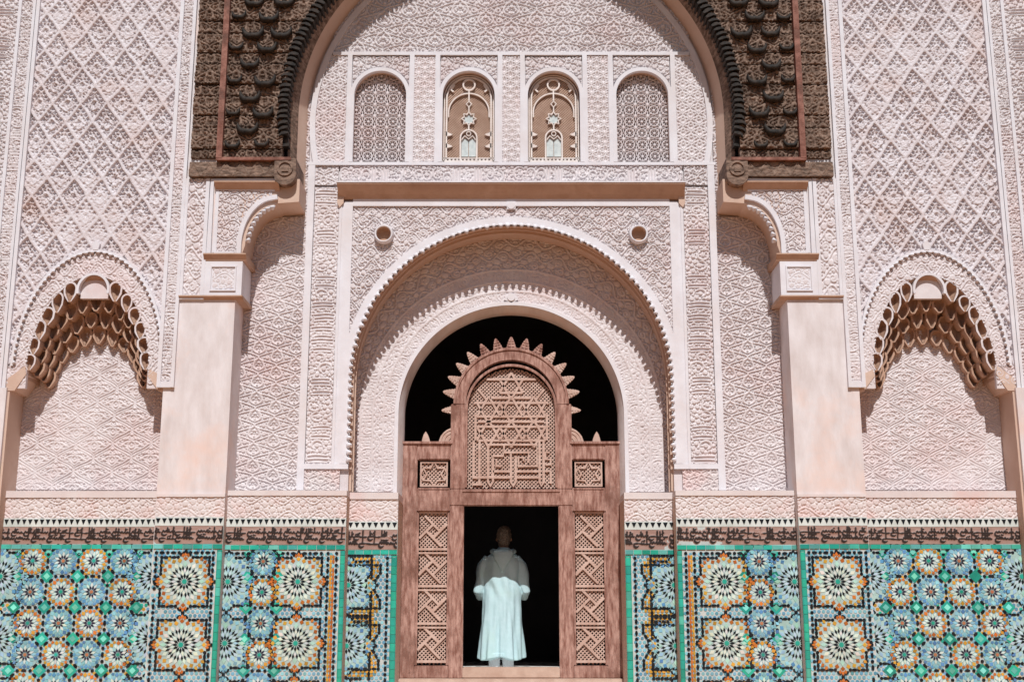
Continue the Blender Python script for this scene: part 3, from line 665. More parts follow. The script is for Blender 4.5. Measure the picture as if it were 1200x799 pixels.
    for k,(y,a,bb,z0) in enumerate(tiers):
        # stepped layout: cells keep level and climb along the arch
        pts=[(a*math.cos(t),z0+bb*math.sin(t)) for t in np.linspace(.10,math.pi-.10,400)]
        x_prev=None; nC=9+ (k%2)
        d=np.r_[0,np.cumsum([math.hypot(pts[i+1][0]-pts[i][0],pts[i+1][1]-pts[i][1]) for i in range(399)])]
        nC=int(d[-1]/(.192 if k==0 else .174)); nC += (nC+k)%2
        for j in range(nC):
            sj=(j+.5)*d[-1]/nC; i=int(np.searchsorted(d,sj)); xx,zz=pts[min(i,399)]
            if k==0 and abs(xx)<.24: continue
            o=bpy.data.objects.new('muqarnas_cell', cellA if k else cellL); put(o,wl); o.location=(cx+xx,y,zz-.10)
            o.location.y += random.uniform(-.004,.03) if k else 0; o.scale=(random.uniform(.95,1.22),random.uniform(.9,1.2),random.uniform(.92,1.32))
    b = MB(); b.strip([(cx+.185*math.cos(t),5.045+.195*math.sin(t)) for t in np.linspace(-.25,math.pi+.25,24)],.028,YW-.02,YW+.06); b.build('centre_arch', M['fillet'], wl)
    b = MB(); b.prism([(cx-.17,4.95)]+[(cx+.17*math.cos(t),5.04+.175*math.sin(t)) for t in np.linspace(math.pi,0,16)]+[(cx+.17,4.95)],YW+.055,YW+.12); b.build('centre_shell', M['stucco'], wl)
    # niche back and jambs
    nz = lambda z: 1.0103*z-.0207
    relief('niche_back', *X(NX-NH,NX+NO), nz(2.66),5.0, YN-.005,.020, lambda x,z: N_back(x-cx,z), M['stucco'], wl, step=.0078)
    b = MB(); b.box(*X(NX-NH,NX+NO),YN+.02,YN+.2,0,5.2); b.build('back_core', M['stucco'], wl)
    b = MB(); b.box(*X(NX+NO-.004,NX+NO+.1),YW-.001,YN+.03,0,3.95); b.build('jamb', M['reveal'], wl)
    b = MB(); b.box(*X(NX-NH-.05,NX-NH+.004),YW-.001,YN+.03,0,3.95); b.build('jamb', M['reveal'], wl)
    b = MB(); b.prism(P([(NX+NO+.03,3.95),(NX+NO-.16,4.10),(NX+NO-.18,4.0),(NX+NO-.06,3.80),(NX+NO+.03,3.80)]),YW-.01,YN,None,True); b.build('impost', M['reveal'], wl)
    b = MB(); b.prism(P([(NX-NH-.03,3.95),(NX-NH+.18,4.06),(NX-NH+.20,3.98),(NX-NH+.06,3.80),(NX-NH-.03,3.80)]),YW-.01,YN,None,True); b.build('impost', M['reveal'], wl)
    fit(wl, .9957, .9892, .0628)

# ------------------------------------------------------------------ timber arch
wa = thing('timber_arch', 'dark carved cedar arch with scalloped bosses projecting over the doorway wall', 'arch', (0,YT,6.3))
TR, TZ = 2.76, 7.229
rows=[6.63,6.745,7.02,7.19,7.44,7.60,7.86,8.02,8.28,8.45,8.72,8.90,9.20,9.40,9.72]
def inner_x(z): return TR*np.sqrt(np.clip(1-(np.maximum(z,TZ)-TZ)**2/TR**2,0,1)) if not isinstance(z,float) else (TR if z<TZ else TR*math.sqrt(max(0,1-((z-TZ)/TR)**2)))
for s in (-1,1):
    X = lambda a,b: (min(s*a,s*b), max(s*a,s*b))
    for k in range(len(rows)-1):
        z0,z1=rows[k],rows[k+1]; yo=YT+random.uniform(-.012,.012)-(.02 if k%2 else 0)
        xi=min(inner_x(z0),inner_x(z1))-.03
        pk=relief('plank', *X(max(.2,xi),3.90), z0+.006,z1-.006, yo,.042, lambda x,z: np.clip(.2+.8*A_wd(x*.9+k*.31,z*.9+k*.23)-.3*(np.minimum(z-z0,z1-z)<.016),0,1), M['dwood'], wa, lambda x,z: np.hypot(x,np.maximum(z-TZ,0))>TR+.02, step=.009)
        b = MB(); pts=[(s*3.9,z0+.004),(s*3.9,z1-.004)]+[(s*(inner_x(float(z))+.03),z) for z in np.linspace(z1-.004,z0+.004,6)]
        b.prism(pts, yo+.046, YP+.10); b.build('plank_core', M['dwood'], pk)
    # scalloped bosses, staggered
    if s == -1:
        # crescent: two upturned horns meeting in a notch, thick at the bottom; near-black for the boss's shaded underside
        v=[]; f=[]; n=14; m_=6
        for i in range(n+1):
            a=math.pi*(1.0+i/n)+.0; t=abs(i/n-.5)*2; th=.036*(1-t**1.8)+.009; c=(.100*math.cos(a), .112*math.sin(a)+.016*(1-t)**4)
            for k in range(m_):
                b_=2*math.pi*k/m_; rr=th*math.cos(b_)
                v.append((c[0]*(1+rr/.12), -.030-.050*(1-t*.6)*math.sin(b_), c[1]*(1+rr/.12)))
        for i in range(n):
            for k in range(m_): f.append((i*m_+k,i*m_+(k+1)%m_,(i+1)*m_+(k+1)%m_,(i+1)*m_+k))
        f += [tuple(range(m_)),tuple(range(n*m_,(n+1)*m_))]
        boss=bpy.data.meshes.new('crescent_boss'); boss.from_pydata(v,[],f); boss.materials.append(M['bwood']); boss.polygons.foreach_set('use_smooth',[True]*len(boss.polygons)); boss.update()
    zz=6.70; r_=0
    while zz<9.6:
        x0=3.40 if r_%2==0 else 3.215
        for j in range(8):
            x=x0-.37*j
            if math.hypot(x,max(zz+.12-TZ,0))<TR+.20: break
            small = (r_==0) or (j==0 and r_%2==0)
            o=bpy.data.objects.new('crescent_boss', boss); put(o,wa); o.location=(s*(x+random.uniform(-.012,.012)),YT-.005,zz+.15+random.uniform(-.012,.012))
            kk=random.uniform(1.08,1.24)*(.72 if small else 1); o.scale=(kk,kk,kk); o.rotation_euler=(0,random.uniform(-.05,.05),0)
        zz+=.213; r_+=1
    # feather-like fins along the inner edge
    if s==-1:
        fin=bpy.data.meshes.new('fin'); pr=[(-.035,.0),(.015,.028),(.06,.032),(.105,.012),(.125,-.026),(.08,-.008),(.03,-.018),(-.02,-.026)]
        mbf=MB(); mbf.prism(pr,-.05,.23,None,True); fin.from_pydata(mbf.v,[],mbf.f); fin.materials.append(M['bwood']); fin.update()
    ang=-6.0
    while ang<82:
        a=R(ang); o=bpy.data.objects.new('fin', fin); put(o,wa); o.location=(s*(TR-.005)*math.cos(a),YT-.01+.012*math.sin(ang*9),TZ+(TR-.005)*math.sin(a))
        if s>0: o.rotation_euler=(0,-a+.25+random.uniform(-.12,.12),0)
        else: o.rotation_euler=(0,a-.25+random.uniform(-.12,.12),0); o.scale=(-1,1,1)
        o.scale.x*=random.uniform(.78,.98); o.scale.z*=random.uniform(.72,.92)
        ang+=1.45
    # second row of fins set back under the first
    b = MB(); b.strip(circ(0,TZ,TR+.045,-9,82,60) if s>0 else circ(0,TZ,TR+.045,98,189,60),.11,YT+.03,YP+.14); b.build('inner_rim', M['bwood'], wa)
    # poles, lower beam, corbel block
    b = MB(); b.box(*X(3.50,3.57),YT-.075,YT+.03,6.60,9.7); b.build('red_pole', M['rwood'], wa)
    b = MB(); b.box(*X(2.66,3.57),YT-.07,YT+.03,6.575,6.612); b.build('red_rail', M['rwood'], wa)
    zig=lambda x,z: np.clip(np.where(np.abs(np.mod(np.abs(x)*5.2,1)-.5)*.34-(z-6.40)+.0<.0,.2,.7)+.5*(np.abs(np.abs(np.mod(np.abs(x)*5.2,1)-.5)*.34-(z-6.40))<.02)+.25*(B_fine(x,z)-.5),0,1)
    relief('beam_face', *X(2.66,3.90), 6.385,6.57, YT-.03,.028, zig, M['dwood'], wa)
    b = MB(); b.box(*X(2.66,3.90),YT-.004,YP+.10,6.385,6.574); b.build('beam', M['dwood'], wa)
    n=10; sec=[(2.60,6.60),(2.86,6.60),(2.86,6.38)]+[(2.73+.13*math.cos(t),6.38+.12*math.sin(t)) for t in np.linspace(0,-math.pi,10)][1:]+[(2.60,6.45)]
    b = MB(); b.prism([(s*x,z) for x,z in sec],YT-.06,YM-.02,None,True); b.build('corbel', M['dwood'], wa)
    b = MB(); b.strip([(s*(2.73+.085*math.cos(t)),6.47+.085*math.sin(t)) for t in np.linspace(0,2*math.pi,20)[:-1]],.025,YT-.078,YT-.05,True); b.box(*X(2.69,2.77),YT-.075,YT-.05,6.43,6.50); b.build('corbel_scroll', M['dwood'], wa)
# plaster barrel under the timber
v=[]; f=[]; N_=81
for y,r,zc in ((YT+.14,2.745,7.28),(YT+.17,2.705,7.30),(YT+.33,2.665,7.32),(YM+.06,2.57,7.335)):
    v += [(r,y,6.38)]+[(r*math.cos(math.pi*k/(N_-1)),y,zc+r*math.sin(math.pi*k/(N_-1))) for k in range(N_)]+[(-r,y,6.38)]
n=N_+2
for j in range(3):
    for i in range(n-1): f.append((j*n+i,j*n+i+1,(j+1)*n+i+1,(j+1)*n+i))
nf=2*(n-1); newmesh('inner_lining', v, f[:nf], M['dwood'], wa, True); newmesh('plaster_soffit', v, f[nf:], M['reveal'], wa, True)
fit(wa, 1.0077, 1.0010, .0636)

# ------------------------------------------------------------------ glazed tile dados
BLU=(.11,.29,.53); LBL=(.25,.54,.66); WHT=(.64,.77,.75); BLK=(.012,.018,.024); ORG=(.55,.175,.04); OCH=(.60,.33,.055); GRN=(.03,.40,.31); PGR=(.20,.68,.58); PUR=(.035,.03,.06)
def jit(c,a=.30):
    k=1+random.uniform(-a,a); return tuple(min(.95,max(.004,x*k*(1+random.uniform(-.07,.07)))) for x in c)
def kite(cx,cz,a,r0,rm,r1,dw): 
    q=lambda r,t:(cx+r*math.cos(t),cz+r*math.sin(t)); return [q(r0,a),q(rm,a-dw),q(r1,a),q(rm,a+dw)]
def rosette(mb,cx,cz,y,ring,core,N=10,S=1.0):
    mb.prism([(cx+.163*S*math.cos(t),cz+.163*S*math.sin(t)) for t in np.arange(16)*math.pi/8],y-.003,y,jit((.33,.55,.58),.05))
    yy=y-.008; mb.prism([(cx+.020*S*math.cos(t),cz+.020*S*math.sin(t)) for t in np.arange(10)*2*math.pi/10],yy,y,jit(core))
    for k in range(N):
        a=2*math.pi*k/N; h=a+math.pi/N; c1=ring[k%len(ring)]
        mb.prism(kite(cx,cz,a,.022*S,.048*S,.070*S,.29),yy,y,jit(PUR))
        mb.prism(kite(cx,cz,h,.042*S,.078*S,.108*S,.19),yy,y,jit(WHT,.1))
        mb.prism(kite(cx,cz,a,.071*S,.100*S,.128*S,.17),yy,y,jit(WHT if c1 in (ORG,OCH) else LBL,.12))
        mb.prism(kite(cx,cz,h,.102*S,.134*S,.160*S,.19),yy,y,jit(c1))
        mb.prism(kite(cx,cz,a,.124*S,.149*S,.165*S,.14),yy,y,jit(c1 if c1 in (ORG,OCH) else BLU))
def ros_mesh(name,ring,core):
    b=TB(); rosette(b,0,0,0,ring,core); o=b.build(name,M['tile']); me=o.data; bpy.data.objects.remove(o); return me
ROS={'b':[ros_mesh('blue_rosette',[LBL,BLU],(.45,.18,.1)) for _ in range(8)],'o':[ros_mesh('orange_rosette',[ORG,OCH],GRN) for _ in range(8)]}
def star_mesh(name, outer, S=1.0, cool=False):
    WHT=(.50,.67,.76) if cool else (.66,.76,.72); CRM=(.36,.57,.72) if cool else (.72,.75,.68)
    b=TB(); y=0; yy=-.008
    b.prism([(.30*S*math.cos(t),.30*S*math.sin(t)) for t in np.arange(24)*math.pi/12],-.003,0,jit((.44,.60,.61),.05))
    b.prism([(.028*S*math.cos(t),.028*S*math.sin(t)) for t in np.arange(12)*math.pi/6],yy,y,GRN)
    for k in range(12):
        a=2*math.pi*k/12; h=a+math.pi/12
        b.prism(kite(0,0,a,.032*S,.066*S,.095*S,.23),yy,y,jit(BLK)); b.prism(kite(0,0,h,.062*S,.10*S,.135*S,.15),yy,y,jit(WHT,.1))
        b.prism(kite(0,0,a,.098*S,.128*S,.158*S,.12),yy,y,jit(CRM if k%2 else WHT,.12))
        for dd in (-.11,.11): b.prism(kite(0,0,h+dd,.122*S,.152*S,.184*S,.085),yy,y,jit(BLK))
        b.prism(kite(0,0,h,.150*S,.185*S,.22*S,.11),yy,y,jit(WHT,.1)); b.prism(kite(0,0,a,.165*S,.20*S,.238*S,.115),yy,y,jit((.42,.70,.62) if k%3==0 else CRM,.12))
        for dd in (0,):
            b.prism(kite(0,0,h,.218*S,.248*S,.276*S,.105),yy,y,jit(outer[k%2])); b.prism(kite(0,0,a,.238*S,.264*S,.290*S,.10),yy,y,jit(outer[(k+1)%2]))
    for k in range(4):
        a=k*math.pi/2
        for t,r0 in ((0,.288),(.10,.275),(-.10,.275)): b.prism(kite(0,0,a+t,r0*S,(r0+.022)*S,(r0+.05)*S,.06),yy,y,jit(outer[0]))
        for t in (-.16,0,.16): b.prism(kite(0,0,a+math.pi/4+t,.290*S,.315*S,.345*S,.06),yy,y,jit(outer[k%2]))
    o=b.build(name,M['tile']); me=o.data; bpy.data.objects.remove(o); return me
STAR_O=star_mesh('orange_star',[ORG,OCH]); STAR_B=star_mesh('blue_star',[LBL,BLU],1.0,True)
def oval(cx,cz,a,l,w_,n=8): return [(cx+l*math.cos(t)*math.cos(a)-w_*math.sin(t)*math.sin(a), cz+l*math.cos(t)*math.sin(a)+w_*math.sin(t)*math.cos(a)) for t in np.arange(n)*2*math.pi/n]
def beads(mb,p0,p1,y,pitch=.070,ends=True):
    L=math.hypot(p1[0]-p0[0],p1[1]-p0[1]); n=max(2,int(round(L/pitch))); n+=n%2; a=math.atan2(p1[1]-p0[1],p1[0]-p0[0])
    for k in range(n+1):
        t=k/n; x=p0[0]+(p1[0]-p0[0])*t; z=p0[1]+(p1[1]-p0[1])*t
        if k%2==0: mb.prism(oval(x,z,a,.0195,.0195),y-.009,y,jit(BLK,.4))
        else: mb.prism(oval(x,z,a,.031,.0175),y-.009,y,jit(BLK,.4))
def hexfield(mb,x0,x1,z0,z1,y,cols,avoid):
    r=.026; dz=r*1.75; k=0; z=z0+r
    while z<z1:
        x=x0+r+(k%2)*r
        while x<x1-.01:
            if not avoid(x,z): mb.prism(oval(x,z,random.uniform(0,.5),.021,.021,6),y-.005,y,jit(random.choice(cols),.25))
            x+=2*r
        z+=dz; k+=1
def star_outline(mb,cx,cz,y,x0,x1):
    q=[(0,.345),(.085,.275),(.275,.275),(.275,.085),(.345,0)]
    pts=[]
    for k in range(4):
        c,s_=math.cos(-k*math.pi/2),math.sin(-k*math.pi/2); pts+= [(cx+x*c-z*s_,cz+x*s_+z*c) for x,z in q[:-1]]
    for i in range(16):
        p0,p1=pts[i],pts[(i+1)%16]
        if x0<=min(p0[0],p1[0]) and max(p0[0],p1[0])<=x1: beads(mb,p0,p1,y,.056 if i%4 in (0,3) else .072)
SZ=(1.565,.86,.155); PIT=.357; RZ=[1.83-PIT*k for k in range(6)]
def pink_black(H,Xc,Zc):
    k=np.clip((H-.35)/.3,0,1)[...,None]; n=vnoise(Xc,Zc,14,2)[...,None]
    k=k*(n<.93); return (np.array((.38,.25,.215))*(1-k)+np.array((.03,.02,.018))*k)
def dado(label, s, x0, x1, y, kind, ztop, zb, zf, zl, yb):
    X=lambda a,b:(min(s*a,s*b),max(s*a,s*b)); xa,xb=X(x0,x1)
    d=thing('tile_dado', label, 'tilework', ((xa+xb)/2,y,0), 'glazed tile dado bays along the facade')
    b=MB(); b.box(xa,xb,y,y+.03,.0,zb); b.build('grout_bed', M['grout'], d)
    # plinth body, low carved frieze and its ledge
    b=MB(); b.box(xa+.003,xb-.003,y+.025,yb,.0,zl-.004); b.build('plinth', M['reveal'], d)
    relief('low_frieze', xa,xb, zb,zf, y-.006,.020, lambda x,z: B_fine(x*.9,z*.9), M['frieze'], d)
    b=MB(); b.box(xa,xb,y-.012,yb-.01,zf,zl); b.build('ledge', M['frieze'], d)
    b=MB(); b.box(xa,xb,y+.016,y+.03,zb,zf); b.build('frieze_bed', M['frieze'], d)
    # stepped triangles and the cut-glaze inscription
    b=MB(); zt=zb-.012; b.box(xa+.002,xb-.002,y-.004,y,zt-.085,zb,(.70,.76,.74)); p=.068; n=int((xb-xa)/p); p=(xb-xa)/n
    for k in range(n):
        c=xa+(k+.5)*p; b.prism([(c-p*.37,zt),(c+p*.37,zt),(c+p*.08,zt-.050),(c,zt-.060),(c-p*.08,zt-.050)],y-.009,y,jit(BLK,.4))
    b.build('triangle_band', M['tile'], d)
    zi=zt-.085
    relief('inscription', xa+.003,xb-.003, ztop+.004,zi-.004, y-.012,.010, lambda x,z: rot90(INS)(x+x0*.37,(z-ztop-.004)/(zi-ztop-.008)*.196), M['ins'], d, step=.0062, wear=.1, warp=False, colfun=pink_black)
    b=MB()
    n=int((xb-xa)/.12)+1; p=(xb-xa)/n
    for k in range(n): b.box(xa+k*p+.003,xa+(k+1)*p-.003,y-.014,y,ztop-.052,ztop-.002,jit(random.choice((GRN,GRN,(.07,.45,.38),(.14,.50,.46))),.3))
    b.build('green_course', M['tile'], d)
    zc=ztop-.066; b=TB(); hx=[]
    stars=[]; rosc=[]; gx=None
    if kind=='niche':
        for i in range(4):
            for j in range(5): rosc.append((4.53+PIT*i+.0, RZ[j], 'o' if (i+j)%2 else 'b'))
        for zz in (1.65,.935,.22): stars+= [(4.165,zz,STAR_B),(5.965,zz,STAR_B)]
    elif kind=='pilaster':
        stars=[(3.735,z,STAR_O) for z in SZ]; gx=(PIN,PIN+.060)
    elif kind=='middle':
        stars=[(2.50,z+.03,STAR_O) for z in SZ]+[(3.32,z+.03,STAR_B) for z in SZ]
        rosc=[(2.915,z,'b' if j%2==0 else 'o') for j,z in enumerate(RZ[:5])]; gx=(x0,x0+.058)
    else:
        stars=[(1.94,z+.01,STAR_B) for z in SZ]; gx=(x0,x0+.070)
    for cx,cz,k in rosc:
        o=bpy.data.objects.new('blue_rosette' if k=='b' else 'orange_rosette', random.choice(ROS[k])); put(o,d); o.location=(s*cx,y-.004,cz); o.rotation_euler=(0,random.randrange(10)*math.pi/5+random.uniform(-.03,.03),0)
    for cx,cz,me in stars:
        o=bpy.data.objects.new('orange_star' if me is STAR_O else 'blue_star', me); put(o,d); o.location=(s*cx,y-.004,cz); o.rotation_euler=(0,random.randrange(4)*math.pi/2,0)
    def avoid(x,z):
        xx=abs(x)
        if z>zc-.01: return True
        for cx,cz,_ in rosc:
            if math.hypot(xx-cx,z-cz)<.165: return True
        for cx,cz,_ in stars:
            if math.hypot(xx-cx,z-cz)<.302: return True
        if gx and gx[0]-.01<xx<gx[1]+.012: return True
        return False
    hexfield(b,xa,xb,.02,zc,y-.0, [(.13,.36,.52),LBL,LBL,(.18,.44,.56)] if kind!='niche' else [(.16,.35,.56),LBL,OCH,GRN,LBL], avoid)
    o=b.build('field_tiles', M['tile'], d); o['kind']='stuff'
    # black bead lines
    b=TB(); g=TB(); a=PIT; q=a*(math.sqrt(2)-1)/2
    for cx,cz,_ in rosc:
        oc=[(a/2,q),(q,a/2),(-q,a/2),(-a/2,q),(-a/2,-q),(-q,-a/2),(q,-a/2),(a/2,-q)]
        for i in range(8):
            if i in (3,4,5) and kind=='niche' and cx>4.6 and i==3: continue
            p0,p1=oc[i],oc[(i+1)%8]
            if i==5 and cz>RZ[4]+.01: continue         # the edge below belongs to the next rosette's top
            beads(b,(s*(cx+p0[0]),cz+p0[1]),(s*(cx+p1[0]),cz+p1[1]),y-.002,.085)
        for sx in (-1,1):
            for sz in (-1,1):
                gxp,gzp=cx+sx*a/2,cz+sz*a/2
                if sx==1 and kind=='niche' and cx<5.5: continue
                if sz==1 and cz<RZ[0]-.01: continue
                if gzp>zc: gzp=zc-.02
                h=.078
                if (x0<gxp<x1):
                    g.prism([(s*(gxp-h),gzp),(s*gxp,gzp-h),(s*(gxp+h),gzp),(s*gxp,gzp+min(h,zc-gzp))],y-.008,y,jit(GRN)); g.prism([(s*(gxp-h*.5),gzp),(s*gxp,gzp-h*.5),(s*(gxp+h*.5),gzp),(s*gxp,gzp+min(h*.5,zc-gzp))],y-.011,y,jit(PGR))
    for cx,cz,me in stars: star_outline(b,s*cx,cz,y-.002,xa,xb)
    if kind=='pilaster':
        for xx in (PIN+.10,POUT-.045): beads(b,(s*xx,.0),(s*xx,zc-.03),y-.002)
        beads(b,(s*(PIN+.10),zc-.03),(s*(POUT-.045),zc-.03),y-.002)
    if kind in ('middle','door'):
        bx=[x0+.10,x0+.20] if kind=='middle' else [x0+.115]
        for xx in bx: beads(b,(s*xx,.0),(s*xx,zc-.03),y-.002)
        if kind=='middle':
            beads(b,(s*(x0+.28),zc-.03),(s*(x1),zc-.03),y-.002)
            z=.03
            while z<zc-.03:
                for xx,c in ((x0+.135,ORG),(x0+.165,OCH)): g.prism(oval(s*xx,z,math.pi/2,.026,.015),y-.009,y,jit(c))
                z+=.05
        else:
            zz_=[(x0+.20,zc-.03),(x0+.34,zc-.03)]
            path=[(x1,zc-.06),(x0+.25,zc-.06),(x0+.25,1.72),(x0+.31,1.63),(x0+.31,1.50),(x0+.25,1.40),(x0+.25,1.25),(x1,1.25)]
            for P_ in (path,[(x,2.46-z if False else z-.70) for x,z in path]):
                for i in range(len(P_)-1):
                    p0,p1=P_[i],P_[i+1]; L=math.hypot(p1[0]-p0[0],p1[1]-p0[1]); n=max(1,int(L/.045)); a_=math.atan2(p1[1]-p0[1],s*(p1[0]-p0[0]))
                    for k in range(n):
                        t=(k+.5)/n; x=p0[0]+(p1[0]-p0[0])*t; z=p0[1]+(p1[1]-p0[1])*t
                        for off in (-.02,.02): g.prism(oval(s*x-off*math.sin(a_),z+off*math.cos(a_),a_,.021,.016),y-.010,y,jit(OCH))
                for off in (-.055,.055):
                    pp=[(s*x+ (s*off if 0<i<7 else 0), z+(off if i in (0,1) else (-off if i in (6,7) else 0))) for i,(x,z) in enumerate(P_)]
                    for i in range(len(pp)-1): beads(b,pp[i],pp[i+1],y-.003,.06)
    o=b.build('bead_tiles', M['tile'], d); o['kind']='stuff'
    if g.v: o=g.build('accent_tiles', M['tile'], d); o['kind']='stuff'
    if gx:   # rounded green corner tiles
        z=.0; 
        while z<ztop-.07:
            z1=min(z+.10,ztop-.066); v=[];f=[];n=6
            for zq in (z+.002,z1-.002):
                for k in range(n+1):
                    t=math.pi*k/n; v.append((s*((gx[0]+gx[1])/2)-math.cos(t)*(gx[1]-gx[0])/2, y-.018*math.sin(t)-.004, zq))
            for k in range(n): f.append((k,k+1,n+1+k+1,n+1+k))
            c=jit((.035,.41,.31) if random.random()<.9 else (.10,.52,.42),.18); newmesh('corner_tile',v,f,M['tile'],d,True,[c]*n); z+=.10
    fit(d, *{'niche':(.9887,.9827,.0547),'pilaster':(.9938,.9878,.0650),'middle':(.9804,.9745,.0609),'door':(.9833,.9773,.0439)}[kind])
for s in (-1,1):
    n_=side[s]
    dado('blue and orange rosette tilework inside the %s niche' % n_, s, NX-NH-.02, 5.985, .19, 'niche', 2.02, 2.325, 2.57, 2.65, YN)
    dado('two big orange star tile panel on the %s plaster pilaster' % n_, s, PIN, POUT-.005, YP-.03, 'pilaster', 1.99, 2.30, 2.535, 2.566, YP+.01)
    dado('tile panel of stars and small rosettes between %s pilaster and doorway' % n_, s, 1.955, 3.42, .13, 'middle', 2.02, 2.335, 2.605, 2.665, YM+.04)
    dado('narrow tile strip with ochre zigzag just %s of the wooden door frame' % n_, s, 1.365, 1.97, .42, 'door', 1.99, 2.33, 2.60, 2.68, YD+.04)

# ------------------------------------------------------------------ wooden door screen
ds = thing('door_screen', 'weathered red cedar door screen with arched lattice top and toothed crest', 'door', (0,YS,.5))
def piece(name, x0,x1,z0,z1,y0=YS-.05,y1=YS+.06,m='door',parent=ds,bev=.008):
    b=MB(); b.box(x0,x1,y0,y1,z0,z1); o=b.build(name,M[m],parent)
    bm=bmesh.new(); bm.from_mesh(o.data); bmesh.ops.recalc_face_normals(bm,faces=bm.faces); bmesh.ops.remove_doubles(bm,verts=bm.verts,dist=1e-5)
    bmesh.ops.bevel(bm,geom=bm.edges[:],offset=bev,segments=2,affect='EDGES'); bm.to_mesh(o.data); bm.free(); return o
for s in (-1,1):
    X=lambda a,b:(min(s*a,s*b),max(s*a,s*b))
    piece('stile',*X(1.15,1.362),.50,3.315); piece('stile',*X(.575,.745),.50,2.54,YS-.062)
    piece('upper_stile',*X(.56,.745),2.742,3.80,YS-.058)
    piece('cross_rail',*X(.745,1.15),2.47,2.76,YS-.046); piece('top_rail',*X(.745,1.15),3.10,3.31,YS-.046); piece('bottom_rail',*X(.745,1.15),.50,.645,YS-.046)
    piece('stile_bead',*X(1.315,1.335),.56,3.28,YS-.060,YS-.04,bev=.006); piece('stile_bead',*X(.60,.615),.62,2.50,YS-.070,YS-.05,bev=.005); piece('stile_bead',*X(.705,.72),.62,2.50,YS-.070,YS-.05,bev=.005)
    piece('rail_bead',*X(.76,1.13),2.735,2.755,YS-.056,YS-.03,bev=.005); piece('rail_bead',*X(.76,1.13),2.475,2.495,YS-.056,YS-.03,bev=.005); piece('rail_bead',*X(.76,1.13),3.11,3.13,YS-.056,YS-.03,bev=.005)
    piece('top_cap',*X(.72,1.375),3.295,3.33,YS-.075,YS+.06,bev=.008)
    piece('stile_bead',*X(1.195,1.215),.56,3.28,YS-.060,YS-.04,bev=.006)
    piece('inner_frame',*X(.745,.775),.645,2.47,YS-.03,YS+.03); piece('inner_frame',*X(1.12,1.15),.645,2.47,YS-.03,YS+.03)
piece('lintel',-.745,.745,2.54,2.742,YS-.062); piece('lintel_bead',-.60,.60,2.70,2.735,YS-.075,YS-.05)
piece('threshold',-1.38,1.38,.44,.50,YS-.22,YS+.14,'stone',bev=.012); piece('sill',-.575,.575,.50,.628,YS-.08,YS+.10,'stone',bev=.012)
# arched head
zs=3.80
def ringpts(r,n=40): return circ(0,zs,r,0,180,n)
b=MB(); b.strip(ringpts(.630),.135,YS-.058,YS+.06); ah=b.build('arch_head',M['door'],ds)
b=MB(); b.strip([(.552,2.76),(.552,zs-.06)]+circ(0,zs-.06,.552,0,180,40)[1:-1]+[(-.552,zs-.06),(-.552,2.76)],.028,YS-.07,YS-.02); b.build('arch_bead',M['door'],ds)
b=MB(); b.strip(ringpts(.700),.03,YS-.075,YS+.02); b.build('arch_rim',M['door'],ds)
# diagonal lattice clipped to a region
def lattice(name,inside,x0,x1,z0,z1,pitch,y,wd,parent):
    b=MB(); W=x1-x0; H=z1-z0
    for sg in (1,-1):
        k=-int((W+H)/pitch)-1
        while k<(W+H)/pitch+1:
            c=k*pitch; t=np.linspace(0,W,int(W/.008)); xx=x0+t; zz=(z0+c+t) if sg>0 else (z0+c+W-t)
            ok=inside(xx,zz); i=0
            while i<len(t):
                if ok[i]:
                    j=i
                    while j+1<len(t) and ok[j+1]: j+=1
                    if j>i+1: b.strip([(xx[i],zz[i]),(xx[j],zz[j])],wd,y-.006*(sg>0),y+.012)
                    i=j+1
                else: i+=1
            k+=1
    o=b.build(name,M['lattice'],parent); o['kind']='stuff'; return o
PW,PB=.545,2.75; PSZ=3.715
inP=lambda x,z:(np.abs(x)<PW)&(z>PB)&((z<PSZ)|(np.hypot(x,z-PSZ)<PW))
lattice('lattice',inP,-PW,PW,PB,4.27,.0465,YS+.012,.0135,ds)
def strap(name,segs,y,wd,parent,closed=False):
    b=MB()
    for i,sg in enumerate(segs): b.strip(sg,wd,y-.0015*(i%5),y+.022,closed and len(sg)>3)
    return b.build(name,M['lattice'],parent)
# interlaced stars and square letters: panel drawn in a 120 x 160 unit field
ux=lambda u:(u-57.5)/52.5*PW
uz=lambda v:4.27-(v-12)/142*(4.27-PB)
def hexagram(c,d,r):
    out=[]
    for o in (math.pi/2,-math.pi/2):
        tri=[(ux(c+r*math.cos(o+k*2*math.pi/3)*1.0),uz(d-r*math.sin(o+k*2*math.pi/3)*1.0)) for k in range(3)]; tri.append(tri[0])
        for k in range(3): out.append([tri[k],tri[k+1]])
    return out
segs=[]
for c,d in ((57.5,34),(30.5,62),(57.5,62),(84.5,62),(30.5,90),(57.5,90),(84.5,90)): segs+=hexagram(c,d,16)
for l in ([(28,26),(87,26)],[(32,48),(82,48)],[(18,76),(97,76)],[(18,38),(28,50)],[(97,38),(87,50)],[(13,55),(18,52)],[(102,55),(97,52)],[(15,68),(15,98)],[(100,68),(100,98)]): segs.append([(ux(x),uz(y)) for x,y in l])
so_=strap('star_strapwork',segs,YS-.012,.026,ds)
